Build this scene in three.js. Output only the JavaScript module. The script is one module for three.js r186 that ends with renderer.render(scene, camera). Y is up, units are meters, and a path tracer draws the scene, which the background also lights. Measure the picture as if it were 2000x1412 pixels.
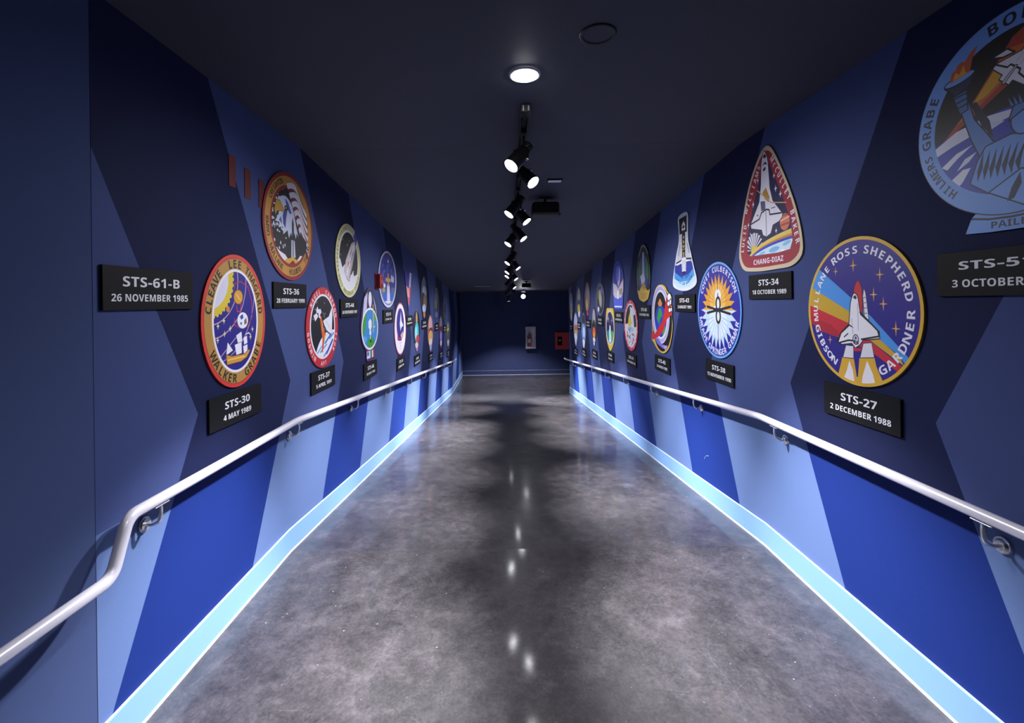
import * as THREE from 'three';
import { mergeGeometries } from 'three/addons/utils/BufferGeometryUtils.js';
import { RoundedBoxGeometry } from 'three/addons/geometries/RoundedBoxGeometry.js';
import { FontLoader } from 'three/addons/loaders/FontLoader.js';

// ------------------------------------------------------------------ camera, exposure
const scene = new THREE.Scene();
scene.background = new THREE.Color(0x000000);
const EYE = 1.655, FOCAL = 900;                       // focal length in pixels of a 2000 x 1412 frame
const camera = new THREE.PerspectiveCamera(2 * Math.atan(820 / FOCAL) * 180 / Math.PI, 2000 / 1412, 0.05, 60);
camera.position.set(0, EYE, 0);
camera.rotation.z = -0.75 * Math.PI / 180;
const FULL_W = 1640 * 2000 / 1412;                    // shifted lens: the optical axis lies left of and above the middle of the frame
camera.setViewOffset(FULL_W, 1640, FULL_W / 2 - 985, 820 - 592, 2000, 1412);
const renderer = new THREE.WebGLRenderer({ antialias: true });
renderer.toneMapping = THREE.LinearToneMapping;
renderer.toneMappingExposure = 1.0;
renderer.shadowMap.enabled = true;
const LAMP_COLOR = new THREE.Color(0.93, 0.93, 1.0);
const SPOT_CD = 68, SPILL_CD = 7, LENS_GLOW = 60;

// ------------------------------------------------------------------ helpers
let seed = 20117;
const rnd = () => { seed = (seed * 1664525 + 1013904223) >>> 0; return seed / 4294967296; };
const taken = new Map();
function numbered(name) {
  const n = taken.get(name) || 0; taken.set(name, n + 1);
  return n ? name + '_' + String(n).padStart(3, '0') : name;
}
function shade(o) { o.castShadow = true; o.receiveShadow = true; return o; }
function mesh(name, geo, mat, parent) { const m = shade(new THREE.Mesh(geo, mat)); m.name = name; if (parent) parent.add(m); return m; }
function thing(name, label, category, group) {
  const g = new THREE.Group(); g.name = numbered(name); g.userData = { label, category };
  if (group) g.userData.group = group;
  scene.add(g); return g;
}
function struct(name, geo, mat, label) {
  const m = mesh(name, geo, mat, scene); m.userData = { kind: 'structure' };
  if (label) m.userData.label = label;
  return m;
}
const box = (w, h, d, x = 0, y = 0, z = 0) => new THREE.BoxGeometry(w, h, d).translate(x, y, z);
const rbox = (w, h, d, r, x = 0, y = 0, z = 0) => new RoundedBoxGeometry(w, h, d, 2, r).translate(x, y, z);
const cyl = (r0, r1, h, n = 24) => new THREE.CylinderGeometry(r0, r1, h, n);
const V = (x, y, z) => new THREE.Vector3(x, y, z);
const lin = (r, g, b) => new THREE.Color().setRGB(r, g, b);

// tileable layered value noise, 0..1
function noiseField(n, octaves, seed0) {
  const out = new Float32Array(n * n); let total = 0;
  octaves.forEach(([cells, amp], oi) => {
    let s = (seed0 + oi * 977) >>> 0;
    const r = () => { s = (s * 1664525 + 1013904223) >>> 0; return s / 4294967296; };
    const g = Float32Array.from({ length: cells * cells }, r); total += amp;
    for (let y = 0; y < n; y++) {
      const fy = y * cells / n, iy = Math.floor(fy), ty = fy - iy, sy = ty * ty * (3 - 2 * ty), y0 = (iy % cells) * cells, y1 = ((iy + 1) % cells) * cells;
      for (let x = 0; x < n; x++) {
        const fx = x * cells / n, ix = Math.floor(fx), tx = fx - ix, sx = tx * tx * (3 - 2 * tx), x0 = ix % cells, x1 = (ix + 1) % cells;
        const a = g[y0 + x0] + (g[y0 + x1] - g[y0 + x0]) * sx, b = g[y1 + x0] + (g[y1 + x1] - g[y1 + x0]) * sx;
        out[y * n + x] += amp * (a + (b - a) * sy);
      }
    }
  });
  for (let i = 0; i < out.length; i++) out[i] /= total;
  return out;
}
function dataTexture(n, fn, srgb) {
  const d = new Uint8Array(n * n * 4);
  for (let i = 0; i < n * n; i++) { const c = fn(i); d[i * 4] = c[0]; d[i * 4 + 1] = c[1]; d[i * 4 + 2] = c[2]; d[i * 4 + 3] = 255; }
  const t = new THREE.DataTexture(d, n, n); t.wrapS = t.wrapT = THREE.RepeatWrapping; t.magFilter = THREE.LinearFilter; t.minFilter = THREE.LinearMipmapLinearFilter; t.generateMipmaps = true;
  if (srgb) t.colorSpace = THREE.SRGBColorSpace;
  t.needsUpdate = true; return t;
}

// ------------------------------------------------------------------ plan of the corridor (s = metres ahead of the camera, world z = -s)
const XL = -1.47, XR = 1.745, CORNER = 1.645, RIGHT_END = 12.45, END = 15.8, NEAR = -2.6;
const RAMP0 = 3.1, RAMP1 = 12.75, SLOPE = 1 / 12, CEIL = 2.80, CEIL0 = 3.35;
const floorY = (s) => -SLOPE * (Math.min(Math.max(s, RAMP0), RAMP1) - RAMP0);
const ceilY = (s) => CEIL - SLOPE * (Math.min(Math.max(s, CEIL0), RAMP1) - CEIL0);
const drop = (s) => floorY(s);                        // how far signs and rail have come down with the ramp

// side profile (s, y) extruded across the corridor from x0 over w metres
function profile(pts, x0, w) {
  const sh = new THREE.Shape(pts.map(([s, y]) => new THREE.Vector2(s, y)));
  return new THREE.ExtrudeGeometry(sh, { depth: w, bevelEnabled: false }).rotateY(Math.PI / 2).translate(x0, 0, 0);
}
function upDown(s0, s1, lo, hi, kinks = [RAMP0, CEIL0, RAMP1]) {    // closed outline between two functions of s
  const ss = [s0, ...kinks.filter((k) => k > s0 && k < s1), s1], p = [];
  for (const s of ss) p.push([s, lo(s)]);
  for (const s of [...ss].reverse()) p.push([s, hi(s)]);
  return p;
}

// ------------------------------------------------------------------ materials
const fine = noiseField(256, [[32, 1], [64, 1], [128, 1]], 5);
const peel = dataTexture(256, (i) => { const v = fine[i] * 255; return [v, v, v]; });
peel.repeat.set(2.5, 2.5);
const paint = (c, rough = 0.75) => new THREE.MeshPhysicalMaterial({ color: c, roughness: rough, metalness: 0, specularIntensity: 0.4, bumpMap: peel, bumpScale: 0.0002 });
const M = {
  light: [paint(lin(0.100, 0.156, 0.325)), paint(lin(0.095, 0.150, 0.315)), paint(lin(0.105, 0.163, 0.335))],
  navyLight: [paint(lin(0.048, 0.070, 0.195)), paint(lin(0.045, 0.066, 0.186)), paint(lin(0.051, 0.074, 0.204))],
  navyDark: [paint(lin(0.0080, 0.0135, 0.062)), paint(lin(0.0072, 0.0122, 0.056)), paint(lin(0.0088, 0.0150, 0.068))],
  nearWall: paint(lin(0.075, 0.108, 0.25)),
  dark: [paint(lin(0.005, 0.024, 0.172)), paint(lin(0.0045, 0.021, 0.155)), paint(lin(0.006, 0.030, 0.195))],
  endWall: paint(lin(0.045, 0.06, 0.15)),
  backWall: paint(lin(0.03, 0.038, 0.09)),
  ceiling: paint(lin(0.06, 0.062, 0.09), 0.6),
  base: new THREE.MeshStandardMaterial({ color: lin(0.21, 0.39, 0.70), roughness: 0.38 }),
  caulkGlint: new THREE.MeshStandardMaterial({ color: lin(0.62, 0.66, 0.78), roughness: 0.5 }),
  rail: new THREE.MeshPhysicalMaterial({ color: lin(0.76, 0.73, 0.80), roughness: 0.3, metalness: 0.15, clearcoat: 0.4, clearcoatRoughness: 0.2 }),
  steel: new THREE.MeshStandardMaterial({ color: lin(0.68, 0.68, 0.72), roughness: 0.25, metalness: 0.75 }),
  black: new THREE.MeshStandardMaterial({ color: lin(0.012, 0.012, 0.013), roughness: 0.45, metalness: 0.2 }),
  blackGloss: new THREE.MeshStandardMaterial({ color: lin(0.014, 0.014, 0.016), roughness: 0.2, metalness: 0.4 }),
  plate: new THREE.MeshPhysicalMaterial({ color: lin(0.007, 0.007, 0.0075), roughness: 0.6, specularIntensity: 0.35 }),
  letter: new THREE.MeshStandardMaterial({ color: lin(0.82, 0.82, 0.85), roughness: 0.5 }),
  lens: new THREE.MeshStandardMaterial({ color: 0xffffff, emissive: LAMP_COLOR, emissiveIntensity: LENS_GLOW, roughness: 0.4 }),
  globe: new THREE.MeshStandardMaterial({ color: 0xffffff, emissive: LAMP_COLOR, emissiveIntensity: 8, roughness: 0.4 }),
  white: new THREE.MeshStandardMaterial({ color: lin(0.75, 0.75, 0.78), roughness: 0.45 }),
  vent: new THREE.MeshStandardMaterial({ color: lin(0.84, 0.84, 0.88), roughness: 0.5 }),
  red: new THREE.MeshStandardMaterial({ color: lin(0.42, 0.02, 0.018), roughness: 0.4 }),
  redFlat: new THREE.MeshStandardMaterial({ color: lin(0.11, 0.009, 0.008), roughness: 0.6 }),
  redCabinet: new THREE.MeshStandardMaterial({ color: lin(0.72, 0.08, 0.095), roughness: 0.4 }),
  aluminium: new THREE.MeshStandardMaterial({ color: lin(0.6, 0.55, 0.58), roughness: 0.4, metalness: 0.3 }),
  glass: new THREE.MeshPhysicalMaterial({ color: 0xffffff, transmission: 1, thickness: 0, roughness: 0.03, ior: 1.5 }),
  scuff: new THREE.MeshStandardMaterial({ color: lin(0.36, 0.47, 0.75), roughness: 0.7 }),
};

// polished concrete: clouds, trowel streaks, scratches and bright specks of aggregate
const FLOOR_TILE = 6.4, FN = 2048;
const cloud = noiseField(FN, [[5, 0.4], [11, 0.45], [23, 0.55], [47, 0.6], [97, 0.6], [211, 0.5], [509, 0.45]], 91);
const wisp = noiseField(FN, [[7, 1], [17, 1], [41, 0.9], [83, 0.6]], 331);
const grit = noiseField(FN, [[1021, 1], [683, 0.7]], 707);
const speck = new Uint8Array(FN * FN);
for (let k = 0; k < 1500; k++) { const x = Math.floor(rnd() * FN), y = Math.floor(rnd() * FN), r = rnd() < 0.15 ? 2 : 1; for (let j = 0; j < r; j++) for (let i = 0; i < r; i++) speck[((y + j) % FN) * FN + (x + i) % FN] = 60 + 120 * rnd(); }
const scratch = new Float32Array(FN * FN);
for (let k = 0; k < 700; k++) {
  let x = rnd() * FN, y = rnd() * FN, a = rnd() * 6.283; const n = 20 + rnd() * 160, bend = (rnd() - 0.5) * 0.02, v = 0.15 + 0.4 * rnd();
  for (let i = 0; i < n; i++) { x += Math.cos(a); y += Math.sin(a); a += bend; scratch[(((y | 0) % FN + FN) % FN) * FN + ((x | 0) % FN + FN) % FN] = v; }
}
const floorMap = dataTexture(FN, (i) => {
  let v = (cloud[i] - 0.5) * 1.9 + 0.5; v = Math.min(1, Math.max(0, v));
  const ridge = 1 - Math.min(1, Math.abs(wisp[i] - 0.5) * 14);
  let g = 39 + 39 * v + 14 * ridge * v + (grit[i] - 0.5) * 24 + scratch[i] * 30;
  if (speck[i]) g += speck[i] * 0.7;
  return [g * 1.03, g * 0.97, g * 1.0].map((q) => Math.max(0, Math.min(255, q)));
}, true);
const floorRough = dataTexture(1024, (i) => {
  const y = (i / 1024 | 0) * 2, x = (i % 1024) * 2, j = y * FN + x;
  const v = Math.max(0.34, Math.min(1, 0.42 + (wisp[j] - 0.5) * 0.25 + (grit[j] - 0.5) * 0.15 + scratch[j] * 0.2)) * 255;
  return [v, v, v];
});
for (const t of [floorMap, floorRough]) t.repeat.set(1 / FLOOR_TILE, 1 / FLOOR_TILE);
M.floor = new THREE.MeshPhysicalMaterial({ map: floorMap, roughnessMap: floorRough, roughness: 1.0, metalness: 0, clearcoat: 0.55, clearcoatRoughness: 0.09 });
M.joint = new THREE.MeshStandardMaterial({ color: lin(0.03, 0.03, 0.032), roughness: 0.8 });

// ------------------------------------------------------------------ the shell
{ // floor: level, ramp down at 1:12, level; a strip mesh with uv in metres on a thick slab
  const ss = [NEAR, RAMP0, RAMP1, END + 0.2], x0 = -4.2, x1 = 4.2, pos = [], uv = [], idx = [];
  const push = (x, y, s) => { pos.push(x, y, -s); uv.push(x + 7.3, s + 2.1); };
  ss.forEach((s) => { push(x0, floorY(s), s); push(x1, floorY(s), s); });
  for (let i = 0; i < 3; i++) idx.push(2 * i, 2 * i + 1, 2 * i + 3, 2 * i, 2 * i + 3, 2 * i + 2);
  const top = ss.length * 2;
  ss.forEach((s) => { push(x0, floorY(s) - 0.2, s); push(x1, floorY(s) - 0.2, s); });
  for (let i = 0; i < 3; i++) { const a = top + 2 * i; idx.push(a, a + 3, a + 1, a, a + 2, a + 3); }
  const g = new THREE.BufferGeometry();
  g.setAttribute('position', new THREE.Float32BufferAttribute(pos, 3)); g.setAttribute('uv', new THREE.Float32BufferAttribute(uv, 2)); g.setIndex(idx);
  const fg = g.toNonIndexed(); fg.computeVertexNormals();
  const floor = struct('floor', fg, M.floor, 'dark polished concrete floor ramping down between two blue walls');
  for (const s of [RAMP1, 10.2]) mesh('control_joint', box(XR - XL, 0.0012, 0.012, (XL + XR) / 2, floorY(s) + 0.0007, -s), M.joint, floor);
}
struct('ceiling', profile(upDown(NEAR, END + 0.2, ceilY, (s) => ceilY(s) + 0.2), -4.2, 8.4), M.ceiling, 'dark charcoal ceiling sloping down along the corridor');

// painted walls with chevron bands: each band bends at one level line
const APEX_Y = 1.145;
function bandEdge(apex, y, lo, up) { return y < APEX_Y ? apex - (APEX_Y - y) * lo : apex - (y - APEX_Y) * up; }
function clipS(poly, s0, s1) {
  for (const [lim, sgn] of [[s0, 1], [s1, -1]]) {
    const out = [];
    poly.forEach((p, i) => {
      const q = poly[(i + 1) % poly.length], a = (p[0] - lim) * sgn, b = (q[0] - lim) * sgn;
      if (a >= 0) out.push(p);
      if ((a >= 0) !== (b >= 0)) { const t = a / (a - b); out.push([p[0] + (q[0] - p[0]) * t, p[1] + (q[1] - p[1]) * t]); }
    });
    poly = out;
  }
  return poly;
}
// walls darken upward in one step: deep navies above the handrail line, brighter blues below it
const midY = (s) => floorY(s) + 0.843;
function bandOutline(a0, a1, lo, up, s0, s1, bottomY, topY, kinks) {
  const meet = (a, fn, y) => { for (let k = 0; k < 40; k++) y = fn(Math.max(s0, bandEdge(a, y, lo, up))); return [bandEdge(a, y, lo, up), y]; };
  const f0 = meet(a0, bottomY, -1), f1 = meet(a1, bottomY, -1), h0 = meet(a0, topY, 2.5), h1 = meet(a1, topY, 2.5);
  const between = (p, q, fn) => kinks.filter((k) => k > p[0] && k < q[0]).map((k) => [k, fn(k)]);
  const bend = (a, f, h) => (APEX_Y > f[1] && APEX_Y < h[1] ? [[a, APEX_Y]] : []);
  return clipS([f0, ...between(f0, f1, bottomY), f1, ...bend(a1, f1, h1), h1, ...between(h0, h1, topY).reverse(), h0, ...bend(a0, f0, h0)], s0, s1);
}
function paintedWall(name, label, x, inward, s0, s1, apexes, lo, up) {
  const wall = struct(name, profile(upDown(s0, s1, (s) => floorY(s) - 0.1, (s) => ceilY(s) + 0.1), inward > 0 ? x - 0.15 : x, 0.15), M.navyLight[0], label);
  const all = [s0 - 4, ...apexes, s1 + 4];
  for (let i = 0; i + 1 < all.length; i++) {
    for (const below of [true, false]) {
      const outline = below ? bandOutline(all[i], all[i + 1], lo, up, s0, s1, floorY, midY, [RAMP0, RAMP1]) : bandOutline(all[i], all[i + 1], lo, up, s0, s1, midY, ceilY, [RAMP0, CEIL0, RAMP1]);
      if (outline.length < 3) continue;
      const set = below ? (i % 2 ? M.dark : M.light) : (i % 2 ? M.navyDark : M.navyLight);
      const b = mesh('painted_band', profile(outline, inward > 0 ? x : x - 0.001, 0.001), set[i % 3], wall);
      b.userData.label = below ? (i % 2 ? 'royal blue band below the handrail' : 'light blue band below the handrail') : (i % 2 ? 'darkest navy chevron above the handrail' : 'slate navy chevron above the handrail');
    }
  }
  return wall;
}
const wallLeft = paintedWall('wall_left', 'left wall painted in dark and light blue chevron bands', XL, 1, CORNER, END,
  [2.2, 3.15, 4.19, 5.18, 6.38, 7.27, 8.37, 9.35, 10.38, 11.34, 12.6, 13.65, 14.6, 15.43], 0.50, 0.51);
const wallRight = paintedWall('wall_right', 'right wall painted in dark and light blue chevron bands', XR, -1, NEAR, RIGHT_END,
  [1.87, 2.82, 3.9, 4.8, 5.86, 6.8, 7.87, 8.73, 9.65, 10.52, 11.55, 12.4].map((a) => a), 0.44, 0.51);
{ // scuffs on the paint of the right wall
  const pts = [V(XR - 0.0018, 0.53, -4.06), V(XR - 0.0018, 0.57, -4.02), V(XR - 0.0018, 0.585, -3.97)];
  pts.forEach((p) => { p.y -= 0.27; });
  mesh('scuff_mark', new THREE.TubeGeometry(new THREE.CatmullRomCurve3(pts), 8, 0.0016, 5), M.scuff, wallRight);
}
struct('wall_end', box(8.6, 3.4, 0.15, 0, 0.7, -END - 0.075), M.endWall, 'navy wall closing the far end of the corridor');
struct('wall_return', profile([[RIGHT_END - 0.15, floorY(RIGHT_END) - 0.1], [RIGHT_END, floorY(RIGHT_END) - 0.1], [RIGHT_END, ceilY(RIGHT_END) + 0.1], [RIGHT_END - 0.15, ceilY(RIGHT_END) + 0.1]], XR + 0.15, 2.2), M.endWall);
struct('wall_passage', box(0.15, 3.4, END - RIGHT_END + 0.6, 4.1, 0.7, -(END + RIGHT_END) / 2), M.endWall);
const NEAR_TURN = (90 - 22) * Math.PI / 180;
{ // the wall turns outward at the near left corner
  const L = 2.6, w = struct('wall_near_left', box(L, 3.1, 0.15, -L / 2, 1.4, -0.075), M.nearWall, 'plain blue wall angled outward at the near left');
  w.position.set(XL, 0, -CORNER); w.rotation.y = NEAR_TURN;
  struct('wall_side', box(0.15, 3.1, 2.0, XL - L * Math.cos(NEAR_TURN) - 0.075, 1.4, 1.7), M.backWall);
  struct('wall_back', box(8.4, 3.1, 0.15, 0, 1.4, -NEAR + 0.075), M.backWall);
}

// baseboards: board with its lit top edge painted in as a pale strip, and a pale shoe line at the floor
function baseboard(name, x, inward, s0, s1) {
  const t = 0.013, h = 0.15;
  const b = struct(name, profile(upDown(s0, s1, (s) => floorY(s) + 0.014, (s) => floorY(s) + h), inward > 0 ? x + 0.0012 : x - 0.0012 - t, t), M.base, 'pale blue baseboard');
  mesh('shoe_trim', profile(upDown(s0, s1, (s) => floorY(s) + 0.0005, (s) => floorY(s) + 0.011), inward > 0 ? x + 0.0012 : x - 0.0012 - 0.017, 0.017), M.caulkGlint, b);
  mesh('top_glint', profile(upDown(s0, s1, (s) => floorY(s) + h + 0.0003, (s) => floorY(s) + h + 0.0028), inward > 0 ? x + 0.0012 : x - 0.0012 - 0.007, 0.007), M.caulkGlint, b);  // highlight of the top edge, coloured in as a paler strip
}
baseboard('baseboard_left', XL, 1, CORNER, END);
baseboard('baseboard_right', XR, -1, NEAR, RIGHT_END);
{
  const y = floorY(END), b = struct('baseboard_end', box(5.4, 0.136, 0.013, XL + 2.7, y + 0.082, -END + 0.0072), M.endWall, 'navy baseboard of the end wall');
  mesh('shoe_trim', box(5.4, 0.013, 0.02, XL + 2.7, y + 0.0072, -END + 0.0105), M.caulkGlint, b);
  mesh('top_glint', box(5.4, 0.005, 0.009, XL + 2.7, y + 0.1535, -END + 0.006), M.caulkGlint, b);  // light caught by the board's top, put in as a pale strip
  const n = struct('baseboard_near_left', box(2.6, 0.15, 0.013, -1.3, 0.0755, 0.0072), M.base, 'pale blue baseboard'); n.position.set(XL, 0, -CORNER); n.rotation.y = NEAR_TURN;
}

// ------------------------------------------------------------------ handrails
class Filleted extends THREE.CurvePath {}
function filletPath(pts, r) {
  const path = new Filleted(); let last = pts[0];
  for (let i = 1; i + 1 < pts.length; i++) {
    const p = pts[i], a = last.clone().sub(p), b = pts[i + 1].clone().sub(p), k = Math.min(r, a.length() * 0.45, b.length() * 0.45);
    const p0 = p.clone().add(a.setLength(k)), p1 = p.clone().add(b.setLength(k));
    path.add(new THREE.LineCurve3(last, p0)); path.add(new THREE.QuadraticBezierCurve3(p0, p, p1)); last = p1;
  }
  path.add(new THREE.LineCurve3(last, pts[pts.length - 1]));
  return path;
}
// tube through the curve's own samples: straight runs stay straight, bends stay round
function pipe(path, r, radial = 16) {
  const pts = [];
  path.curves.forEach((c) => { const n = c.isLineCurve3 ? 1 : 10; for (let i = 0; i < n; i++) pts.push(c.getPoint(i / n)); });
  pts.push(path.curves[path.curves.length - 1].getPoint(1));
  const pos = [], nor = [], uv = [], idx = []; let side = null, prev = null;
  pts.forEach((p, i) => {
    const t = (pts[Math.min(i + 1, pts.length - 1)]).clone().sub(pts[Math.max(i - 1, 0)]).normalize();
    if (!side) { side = Math.abs(t.y) < 0.9 ? V(0, 1, 0) : V(1, 0, 0); side.addScaledVector(t, -side.dot(t)).normalize(); }
    else { side.applyQuaternion(new THREE.Quaternion().setFromUnitVectors(prev, t)); side.addScaledVector(t, -side.dot(t)).normalize(); }
    prev = t; const o = t.clone().cross(side);
    for (let k = 0; k <= radial; k++) {
      const a = k / radial * Math.PI * 2, n = side.clone().multiplyScalar(Math.cos(a)).addScaledVector(o, Math.sin(a));
      nor.push(n.x, n.y, n.z); pos.push(p.x + n.x * r, p.y + n.y * r, p.z + n.z * r); uv.push(k / radial, i);
    }
  });
  const w = radial + 1;
  for (let i = 0; i + 1 < pts.length; i++) for (let k = 0; k < radial; k++) { const a = i * w + k, b = a + w; idx.push(a, a + 1, b, b, a + 1, b + 1); }
  for (const [at, sgn] of [[0, -1], [pts.length - 1, 1]]) {          // closed ends
    const c = pos.length / 3, p = pts[at], t = (at ? pts[at].clone().sub(pts[at - 1]) : pts[1].clone().sub(pts[0])).normalize().multiplyScalar(sgn);
    pos.push(p.x, p.y, p.z); nor.push(t.x, t.y, t.z); uv.push(0, 0);
    for (let k = 0; k <= radial; k++) { const q = (at * w + k) * 3; pos.push(pos[q], pos[q + 1], pos[q + 2]); nor.push(t.x, t.y, t.z); uv.push(0, 0); }
    for (let k = 0; k < radial; k++) sgn > 0 ? idx.push(c, c + 1 + k, c + 2 + k) : idx.push(c, c + 2 + k, c + 1 + k);
  }
  const g = new THREE.BufferGeometry();
  g.setAttribute('position', new THREE.Float32BufferAttribute(pos, 3)); g.setAttribute('normal', new THREE.Float32BufferAttribute(nor, 3)); g.setAttribute('uv', new THREE.Float32BufferAttribute(uv, 2)); g.setIndex(idx);
  return g;
}
const RAIL_R = 0.0215, RAIL_OFF = 0.072, RAIL_Y = 0.886;
const screwGeo = new THREE.SphereGeometry(0.0042, 8, 6).scale(0.6, 1, 1);
function handrail(label, x, inward, pts, bracketS) {
  const g = thing('handrail', label, 'handrail');
  mesh('rail_pipe', pipe(filletPath(pts, 0.045), RAIL_R), M.rail, g);
  for (const s of bracketS) {
    const y = RAIL_Y + drop(s), b = new THREE.Group(); b.name = 'bracket'; g.add(b); b.position.set(x, y, -s);
    const fl = mergeGeometries([cyl(0.029, 0.031, 0.007).rotateZ(Math.PI / 2).translate(inward * 0.0047, 0, 0), cyl(0.017, 0.024, 0.008).rotateZ(Math.PI / 2).translate(inward * 0.0115, 0, 0)]).translate(0, -0.105, 0);
    mesh('flange', fl, M.steel, b);
    for (const [dy, dz] of [[0.02, 0], [-0.01, 0.017], [-0.01, -0.017]]) mesh('screw', screwGeo, M.steel, b).position.set(inward * 0.0085, -0.105 + dy, dz);
    const c = new THREE.CatmullRomCurve3([V(inward * 0.012, -0.105, 0), V(inward * 0.04, -0.106, 0), V(inward * 0.064, -0.092, 0), V(inward * 0.072, -0.062, 0), V(inward * 0.072, -0.026, 0)]);
    mesh('arm', new THREE.TubeGeometry(c, 16, 0.0075, 10), M.steel, b);
    const sad = rbox(0.022, 0.005, 0.075, 0.002).rotateX(s > RAMP0 && s < RAMP1 ? Math.atan(SLOPE) * -1 : 0).translate(inward * RAIL_OFF, -RAIL_R - 0.003, 0);
    mesh('saddle', sad, M.steel, b);
  }
  return g;
}
const rl = XL + RAIL_OFF, rr = XR - RAIL_OFF;
handrail('white pipe handrail on the left wall with a dropped near end', XL, 1,
  [V(rl, 0.70, -0.75), V(rl, 0.70, -1.625), V(rl, RAIL_Y, -1.70), V(rl, RAIL_Y, -RAMP0), V(rl, RAIL_Y + drop(RAMP1), -RAMP1), V(rl, RAIL_Y + drop(RAMP1), -13.05)],
  [1.86, 3.11, 4.36, 5.6, 6.85, 8.1, 9.36, 10.62, 11.9]);
handrail('straight white pipe handrail along the right wall', XR, -1,
  [V(rr, RAIL_Y, 0.6), V(rr, RAIL_Y, -RAMP0 + 0.05), V(rr, RAIL_Y + drop(RAMP1), -RAMP1), V(rr, RAIL_Y + drop(RAMP1), -12.95)],
  [0.4, 1.62, 2.87, 4.1, 5.29, 6.5, 7.71, 8.91, 10.14, 11.36]);

// ------------------------------------------------------------------ lamps
const TRACK_X = 0.138;
function trackRun(s0, s1, label, feed) {   // a straight length of track that follows the slope of its piece of ceiling
  const t = thing('lighting_track', label, 'light track', 'lengths of ceiling track'), y0 = ceilY(s0), y1 = ceilY(s1), len = Math.hypot(s1 - s0, y1 - y0);
  t.position.set(TRACK_X, y0, -s0); t.rotation.x = -Math.atan2(y0 - y1, s1 - s0);
  mesh('channel', box(0.05, 0.0355, len, 0, -0.0183, -len / 2), M.black, t);
  for (const dx of [-0.0155, 0.0155]) mesh('conductor_slot', box(0.007, 0.002, len - 0.02, dx, -0.0372, -len / 2), M.blackGloss, t);
  if (feed) {
    mesh('end_feed', rbox(0.06, 0.045, 0.09, 0.004, 0, -0.0232, 0.0455), M.black, t);
    for (const dx of [-0.014, 0.016]) mesh('metal_tab', rbox(0.01, 0.03, 0.008, 0.002, dx, -0.026, 0.0945), M.steel, t);
  }
}
trackRun(2.74, CEIL0, 'short level length of black ceiling track nearest the round downlight', true);
trackRun(CEIL0 + 0.006, RAMP1, 'long sloping length of black ceiling track carrying most spotlights');
trackRun(RAMP1 + 0.006, 14.5, 'level length of black ceiling track at the far end');
const housingGeo = new THREE.LatheGeometry([[0, 0.105], [0.03, 0.105], [0.036, 0.1], [0.036, 0.085], [0.030, 0.083], [0.030, 0.076], [0.036, 0.074], [0.036, 0.066], [0.030, 0.064], [0.030, 0.057], [0.038, 0.054], [0.041, 0.02], [0.047, -0.03], [0.050, -0.085], [0.052, -0.112], [0.048, -0.112], [0.046, -0.09]].map(([r, y]) => new THREE.Vector2(r, y)).reverse(), 28);
const bezelGeo = new THREE.TorusGeometry(0.0515, 0.0045, 8, 28).rotateX(Math.PI / 2).translate(0, -0.113, 0);
const lensGeo = new THREE.LatheGeometry([[0, -0.106], [0.02, -0.1055], [0.036, -0.103], [0.0465, -0.099]].map(([r, y]) => new THREE.Vector2(r, y)), 28);
function trackHead(s, dir, label, power = 1, angle = 0.41, penumbra = 1, spill = power, x = TRACK_X, hang = 0.19) {
  const g = thing('track_light_head', label, 'spotlight', 'spotlights along the ceiling track');
  const top = ceilY(s) - 0.0395; g.position.set(x, top, -s); if (s > CEIL0 && s < RAMP1) g.rotation.x = -Math.atan(SLOPE);
  mesh('adapter', rbox(0.034, 0.03, 0.11, 0.004, 0, -0.015, 0), M.black, g);
  const len = hang - 0.04;
  mesh('stem', cyl(0.0085, 0.0085, len - 0.03, 12).translate(0, -0.03 - (len - 0.03) / 2, 0), M.blackGloss, g);
  const d = V(...dir).normalize(), off = Math.abs(d.x) > 0.1 ? Math.sign(d.x) * 0.022 : 0;
  if (off) mesh('side_arm', cyl(0.008, 0.008, 0.022, 12).rotateZ(Math.PI / 2).translate(off / 2, -len + 0.004, 0), M.blackGloss, g);
  const h = new THREE.Group(); h.name = 'lamp_head'; g.add(h); h.position.set(off, -len, 0);
  h.quaternion.setFromUnitVectors(V(0, -1, 0), d);
  mesh('housing', housingGeo, M.black, h); mesh('bezel', bezelGeo, M.blackGloss, h); mesh('lens', lensGeo, M.lens, h);
  mesh('yoke', new THREE.TorusGeometry(0.05, 0.005, 8, 18, Math.PI).translate(0, 0, 0), M.blackGloss, h);
  mesh('pivot_knob', cyl(0.011, 0.011, 0.014, 14).rotateZ(Math.PI / 2).translate(0.056, 0, 0), M.steel, h);
  // wall-washing optics: a strong beam to the foot of the wall and a soft field over the emblems, both out of the same lens
  const throwLight = (name, cd, to, half, soft) => {
    const L = new THREE.SpotLight(LAMP_COLOR, cd, 0, half, soft, 2), t = new THREE.Object3D(); L.name = name; t.name = 'beam_target'; L.castShadow = true; L.shadow.radius = 2.2;
    L.position.copy(h.position).addScaledVector(d, 0.124); t.position.copy(L.position).add(V(...to).normalize()); g.add(t); g.add(L); L.target = t;
  };
  throwLight('spot_beam', SPOT_CD * power, spill ? [Math.sign(d.x), -2.25, dir[2]] : dir, angle, penumbra);
  if (spill) throwLight('spot_field', SPILL_CD * spill, [Math.sign(d.x), -1, dir[2] * 0.6], 0.86, 1);
  return g;
}
const toL = (k = 0, z = 0.35) => [-1 - k, -1.35, z], toR = (k = 0, z = 0.35) => [1 + k, -1.35, z];
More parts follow.
